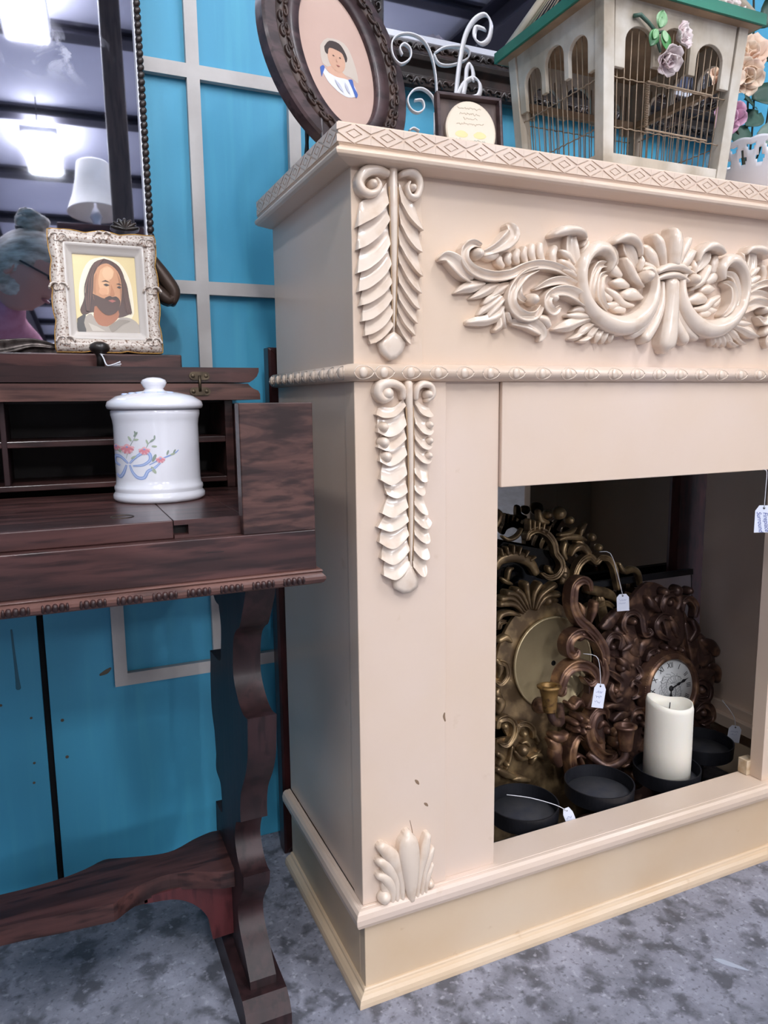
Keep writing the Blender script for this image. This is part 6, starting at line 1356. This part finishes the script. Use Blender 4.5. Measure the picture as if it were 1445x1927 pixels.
# black iron candle stand with shallow dishes
CS = thing('candle_stand', 'black iron fireplace candle stand with shallow round dishes', 'candle stand', (.58, .13, 0))
CSO = CS.location
DISH = [(.345, .118, .125), (.505, .113, .128), (.672, .120, .118), (.815, .170, .118)]
dm = MB(); dm.lathe([(.0001, 0), (.058, 0), (.0600, .002), (.0612, .028), (.0590, .028), (.0575, .006), (.0001, .006)], n=64, smooth=False)
df = MB(); df.lathe([(.0001, .0061), (.056, .0061), (.056, .0066), (.0001, .0066)], n=48); DFL = df.mesh('dish_floor', mat('dusty_black_iron', '2c2e38', .8, col2='3d3c40', nscale=40))
DSH = dm.mesh('dish', BLACK_METAL)
for (x, y, z) in DISH:
    d_ = link_mesh('dish', DSH, CS, (x - CSO.x, y - CSO.y, z))
    link_mesh('dish_floor', DFL, d_)
    b = MB(); b.tube([(x, y, .012), (x, y, z + .001)], .007, 8); b.build('post', BLACK_METAL, CS, origin=CSO)
    b = MB(); b.lathe([(.0001, 0), (.045, 0), (.045, .006), (.02, .010), (.0001, .012)], (x, y, 0), 24); b.build('foot_plate', BLACK_METAL, CS, origin=CSO)
b = MB(); b.tube([(p[0], p[1], .075) for p in DISH], .006, 8, sub=5); b.build('rail', BLACK_METAL, CS, origin=CSO)
CN = thing('pillar_candle', 'thick ivory pillar candle with melted top in black dish', 'candle', (.672, .120, .1248))
vs = []; fs = []; n = 48
rows = [(.040, 0), (.0425, .002), (.0428, .06), (.0422, .12), (.0425, .140), (.0405, .1500), (.0385, .1500), (.0360, .138), (.020, .134), (.0005, .133)]
for i, (r, z) in enumerate(rows):
    for k in range(n):
        a = 2 * PI * k / n
        dz = 0
        if i in (4, 5, 6): dz = .004 * math.cos(a - 2.6) + .0022 * math.cos(2 * a + 1) - .006 * max(0, math.cos(a - .9)) ** 6
        rr = r * (1 + .006 * math.sin(3 * a + z * 40))
        vs.append((rr * math.cos(a), rr * math.sin(a), z + dz))
for i in range(len(rows) - 1):
    for k in range(n):
        fs.append((i * n + k, i * n + (k + 1) % n, (i + 1) * n + (k + 1) % n, (i + 1) * n + k))
fs.append(tuple(range(n - 1, -1, -1))); fs.append(tuple((len(rows) - 1) * n + k for k in range(n)))
MB().add(vs, fs, True).build('candle_body', WAX, CN)
b = MB(); b.tube([(0, 0, .133), (.0006, 0, .140), (.002, .001, .145)], .0011, 6); b.build('wick', BLACK_INK, CN)
bz = MB(); bz.prism([(.395, .058), (.455, .058), (.455, .115), (.395, .115)], .0, .055, 'z')
WBk = tag(bz.build('wood_offcut', RUST, None, bevel=.002, origin=(.425, .086, 0)), 'brown wooden block between the two leftmost black dishes', 'wood block')
bz = MB(); bz.prism([(.566, .072), (.612, .068), (.616, .11), (.570, .114)], .0, .060, 'z')
tag(bz.build('wood_offcut', RUST, None, bevel=.002, origin=(.591, .091, 0)), 'brown wooden block standing beside the candle dish', 'wood block')

# tags on strings
def price_tag(label, loc, rot, w, h, string, lines, name='price_tag'):
    t = thing(name, label, 'tag', loc, rot)
    P = [(-w / 2, -h), (w / 2, -h), (w / 2, -h * .2), (w * .28, 0), (-w * .28, 0), (-w / 2, -h * .2)]
    MB().prism(P, -.0003, .0003).build('card', TAGM, t, bevel=.0001)
    b = MB(); b.boss(0, -h * .1, w * .07, .0002, 10); o = b.build('eyelet', HOLE, t); o.location = (0, -.0004, 0)
    M_ = Euler(rot).to_matrix().inverted()
    b = MB(); b.tube([tuple(M_ @ (Vector(p) - Vector(loc))) for p in string] + [(0, -.0006, -h * .1)], .0007, 5, sub=3); b.build('string', STRING, t)
    for k, ln in enumerate(lines):
        if isinstance(ln, str):
            textmesh(ln, h * .235, INK, 'lettering', t, (w * (.16 - .36 * k), -.0005, -h * .60), (PI / 2, math.radians(80), 0), .86, .35)
        else:
            script_line(-w * .32, w * .32 * ln, -h * (.35 + .2 * k), h * .09, -.0005, INK, t, k + int(loc[0] * 1000))
    return t
price_tag('white price tag lettered Fireplace Surround hanging in the opening', (.7305, -.0065, .654), (0, 0, math.radians(-24)), .029, .046, [(.7300, -.0012, .7130), (.7310, -.0070, .7100), (.7308, -.0070, .68)], ['Fireplace', 'Surround'])
price_tag('white price tag on long string over the gold openwork mirror', (.6475, .228, .456), (0, math.radians(-4), math.radians(-25)), .024, .034, [(.606, .250, .540), (.624, .240, .537), (.636, .233, .50)], [1.0, .8])
price_tag('white price tag tied to upper scroll of bronze sconce', (.5420, .160, .3150), (math.radians(-8), math.radians(16), 0), .028, .044, [(.520, .185, .3680), (.536, .168, .366), (.541, .163, .345)], [1.0, .9, .7])
price_tag('white price tag hanging over the leftmost black dish', (.3905, .060, .160), (math.radians(-12), math.radians(-20), math.radians(-20)), .017, .046, [(.290, .085, .195), (.330, .075, .185), (.372, .064, .168)], [1.0, .8])
price_tag('small white tag at right edge of the ornate clock', (.886, .150, .170), (0, math.radians(6), math.radians(-35)), .024, .036, [(.878, .180, .215), (.884, .155, .19)], [1.0, .8])
# ------------------------------------------------------------------ behind the viewer, seen in the mirrors
CB = thing('tall_cabinet', 'tall narrow dark wooden cabinet across the aisle, seen in the mirror', 'cabinet', (-.25, -2.45, 0))
MB().box(-.17, .17, -.17, .17, 0, 2.02).build('body', WOOD_Z, CB, bevel=.004)
MB().box(-.20, .20, -.20, .20, 2.02, 2.08).build('cornice', WOOD_X, CB, bevel=.006)
d = MB().box(-.155, .155, .17, .188, .10, 1.92).build('door', WOOD_Z, CB, bevel=.004)
MB().box(-.11, .11, .188, .194, .20, 1.80).build('panel', WOOD_RED, d, bevel=.003)
MB().ball((.13, .20, 1.0), .014).build('knob', BRASS, d)
shade = mat('white_lamp_shade', 'dcd9d2', .8, col2='c9c5bc', nscale=5)
for (x, lab) in ((-.27, 'table lamp with white flared shade on top of tall cabinet'),):
    t = thing('table_lamp', lab, 'lamp', (x, -2.38, 2.08))
    MB().lathe([(.0001, 0), (.06, 0), (.062, .01), (.03, .02), (.018, .05), (.03, .08), (.02, .11), (.008, .13), (.006, .20), (.0001, .20)], n=28).build('base', PORC, t)
    o = MB().lathe([(.135, .10), (.132, .105), (.105, .18), (.088, .26), (.078, .34), (.076, .345)], n=36)
    o.f = o.f[:-2]; o.s = o.s[:-2]
    thicken(o.build('shade', shade, t), .003)
    MB().lathe([(.0001, .34), (.008, .34), (.010, .36), (.006, .38), (.0001, .385)], n=14).build('finial', BRASS, t)
    MB().tube([(-.076, 0, .342), (.076, 0, .342)], .002, 6).build('spider', BRASS, t)
tag(MB().box(-.20, -.11, -2.02, -1.90, 0, CEIL).build('roof_post', wood('rough_post', '3a2f2b', '4a3d38', '2a211f', rough=.7, grain=(1, 1, .1)), None, bevel=.004, origin=(-.155, -1.96, 0)), 'dark rough wooden post in the aisle, seen in the mirror', 'post')

# the person taking the picture, bent over the phone, reflected in the tall mirror
PSN = thing('person', 'person with grey-blond hair in a bun, pink top, bending forward', 'person', (-.84, -1.26, 0))
PO = PSN.location
skin = mat('skin', 'c08a78', .5, sss=.1); pink = mat('pink_cloth', 'c98a9a', .8, col2='b87788', nscale=30); jean = mat('dark_jeans', '23262f', .8); hairm = mat('ash_blond_hair', 'd0c2b0', .5, col2='8a7a6a', nscale=26, stretch=(1, 1, 3))
def skin_mesh(name, joints, edges, m, root=0):
    me = bpy.data.meshes.new(name); me.from_pydata([(j[0] - PO.x, j[1] - PO.y, j[2]) for j in joints], edges, [])
    me.materials.append(m)
    o = bpy.data.objects.new(name, me); COL.objects.link(o); o.parent = PSN
    sk = o.modifiers.new('skin', 'SKIN'); sk.use_smooth_shade = True
    for i, j in enumerate(joints):
        d = me.skin_vertices[0].data[i]; r = j[3]
        d.radius = r if isinstance(r, tuple) else (r, r); d.use_root = (i == root)
    sb_ = o.modifiers.new('subsurf', 'SUBSURF'); sb_.levels = 1; sb_.render_levels = 2
    return o
J = [(-.86, -1.30, .93, (.14, .105)), (-.80, -1.25, 1.07, (.13, .10)), (-.70, -1.12, 1.21, (.15, .105)), (-.625, -1.02, 1.275, (.12, .09)), (-.545, -.935, 1.305, (.05, .052)), (-.505, -.89, 1.335, (.048, .05)),
     (-.94, -1.31, .86, .085), (-.945, -1.27, .50, .062), (-.95, -1.32, .09, .042), (-.945, -1.21, .045, .04),
     (-.775, -1.29, .86, .085), (-.765, -1.23, .50, .062), (-.77, -1.29, .09, .042), (-.76, -1.17, .045, .04),
     (-.76, -.98, 1.23, .06), (-.74, -.96, 1.00, .046), (-.63, -1.0, .86, .036), (-.52, -1.05, .785, .026),
     (-.50, -1.10, 1.24, .058), (-.44, -1.16, 1.02, .044), (-.42, -1.16, .88, .034), (-.40, -1.12, .785, .025)]
Ed = [(0, 1), (1, 2), (2, 3), (3, 4), (4, 5), (0, 6), (6, 7), (7, 8), (8, 9), (0, 10), (10, 11), (11, 12), (12, 13), (3, 14), (14, 15), (15, 16), (16, 17), (3, 18), (18, 19), (19, 20), (20, 21)]
body = skin_mesh('body', J, Ed, pink)
body.data.materials.append(jean); body.data.materials.append(skin)
# head: one shaped surface with face relief, tilted down towards the phone, facing right
hm = MB(); n, m_ = 28, 20; vs = []; fs = []
for i in range(m_ + 1):
    th = PI * i / m_
    for k in range(n):
        a = 2 * PI * k / n
        x = math.sin(th) * math.cos(a); y = math.sin(th) * math.sin(a); z = math.cos(th)
        px, py, pz = x * .098, y * .076, z * .118
        if z < -.1: px *= 1 - .12 * (-z - .1); py *= 1 - .42 * (-z - .1)
        if x > .55 and abs(y) < .35:
            w = (1 - abs(y) / .35)
            px += .020 * w * math.exp(-((z + .12) / .16) ** 2) - .008 * w * math.exp(-((z - .12) / .10) ** 2) + .010 * w * math.exp(-((z + .52) / .10) ** 2) + .010 * w * math.exp(-((z + .82) / .12) ** 2)
        vs.append((px, py, pz))
for i in range(m_):
    for k in range(n):
        fs.append((i * n + k, (i + 1) * n + k, (i + 1) * n + (k + 1) % n, i * n + (k + 1) % n))
HC = Vector((-.475, -.86, 1.405))
HM = Matrix.Translation(HC - PO) @ Matrix.Rotation(math.radians(18), 4, 'Z') @ Matrix.Rotation(math.radians(28), 4, 'Y')
hm.add(vs, fs, True).xform(HM).build('head', skin, PSN)
for s in (-1, 1):
    MB().ball((-.012, s * .077, -.005), (.018, .008, .030)).xform(HM).build('ear', skin, PSN)
    MB().ball((.088, s * .030, .012), (.008, .012, .007)).xform(HM).build('eye', BLACK_INK, PSN)
    MB().tube([(.098, s * .050, .014), (.04, s * .080, .016), (-.02, s * .082, .020)], .003, 6).xform(HM).build('glasses_arm', BLACK_INK, PSN)
MB().ball((.088, 0, -.052), (.010, .022, .006)).xform(HM).build('mouth', mat('lips', 'a05a58', .4), PSN)
hv = []; hf = []
for i in range(m_ + 1):
    th = PI * i / m_
    for k in range(n):
        a = 2 * PI * k / n
        x = math.sin(th) * math.cos(a); y = math.sin(th) * math.sin(a); z = math.cos(th)
        back = x < .45 - .9 * max(0, -z - .05) * 1.2 - (0.25 if abs(y) > .8 and z < .15 else 0)
        s = 1.09 + .012 * math.sin(k * 5 + i * .7) if (z > .45 or back) and z > -.75 else .90
        hv.append((x * .098 * s - .004, y * .080 * s, z * .118 * s + .004))
for i in range(m_):
    for k in range(n):
        hf.append((i * n + k, (i + 1) * n + k, (i + 1) * n + (k + 1) % n, i * n + (k + 1) % n))
MB().add(hv, hf, True).xform(HM).build('hair', hairm, PSN)
b = MB(); b.ball((0, 0, 0), (.046, .046, .036), 16, 10)
for k in range(5):
    b.tube([(.036 * math.cos(a + k), .036 * math.sin(a + k), .012 + .016 * math.sin(a * 1.5 + k)) for a in [2 * PI * j / 14 for j in range(14)]], .011, 6, closed=True)
b.xform(HM @ Matrix.Translation((-.045, 0, .138))).build('hair_bun', hairm, PSN)
MB().tube([(.030 * math.cos(a) - .045, .030 * math.sin(a), .112) for a in [2 * PI * j / 18 for j in range(18)]], .007, 6, closed=True).xform(HM).build('hair_band', BLACK_INK, PSN)
def hand_mesh(wr, d, up, side, name='hand'):
    """palm with four unequal fingers and a thumb on its side, softly curled"""
    d = Vector(d).normalized(); up = Vector(up); up = (up - d * up.dot(d)).normalized(); sd = d.cross(up) * side
    W = Vector(wr)
    j = [tuple(W) + (.024,), tuple(W + d * .045) + ((.036, .016),), tuple(W + d * .080) + ((.038, .014),)]
    e = [(0, 1), (1, 2)]
    for k, (o, l) in enumerate(((-.030, .068), (-.010, .078), (.010, .073), (.029, .058))):
        base = len(j)
        p = W + d * .088 + sd * o
        j.append(tuple(p) + (.0095,)); j.append(tuple(p + d * l * .45 - up * .006) + (.009,)); j.append(tuple(p + d * l * .72 - up * .022) + (.0085,)); j.append(tuple(p + d * l * .82 - up * .040) + (.0075,))
        e += [(2, base), (base, base + 1), (base + 1, base + 2), (base + 2, base + 3)]
    base = len(j)
    p = W + d * .035 - sd * .034
    j += [tuple(p) + (.013,), tuple(p + d * .030 - sd * .018 - up * .008) + (.011,), tuple(p + d * .055 - sd * .018 - up * .022) + (.009,)]
    e += [(1, base), (base, base + 1), (base + 1, base + 2)]
    return skin_mesh(name, j, e, skin)
hand_mesh((-.52, -1.05, .785), (.62, .50, .0), (0, -.2, 1), 1)
hand_mesh((-.40, -1.12, .785), (.15, .95, .0), (0, -.2, 1), -1)
for x, y in ((-.945, -1.21), (-.76, -1.17)):
    b = MB(); b.ball((x - PO.x, y - PO.y + .01, .04), (.048, .125, .042), 16, 10); b.build('shoe', BLACK_INK, PSN)
for (a_, c_) in (((-.94, -1.31, .88), (-.95, -1.32, .08)), ((-.775, -1.29, .88), (-.77, -1.29, .08))):
    b = MB(); mid_ = ((a_[0] + c_[0]) / 2 + .004, (a_[1] + c_[1]) / 2 + .055, .50)
    b.tube([tuple(Vector(p) - Vector((PO.x, PO.y, 0))) for p in (a_, mid_, c_)], [.105, .10, .092, .082, .074, .068, .062, .060, .060], 14, sub=4); b.build('trouser_leg', jean, PSN)
b = MB(); b.ball((-.858 - PO.x, -1.30 - PO.y, .91), (.175, .135, .12), 18, 12); b.build('trouser_seat', jean, PSN)
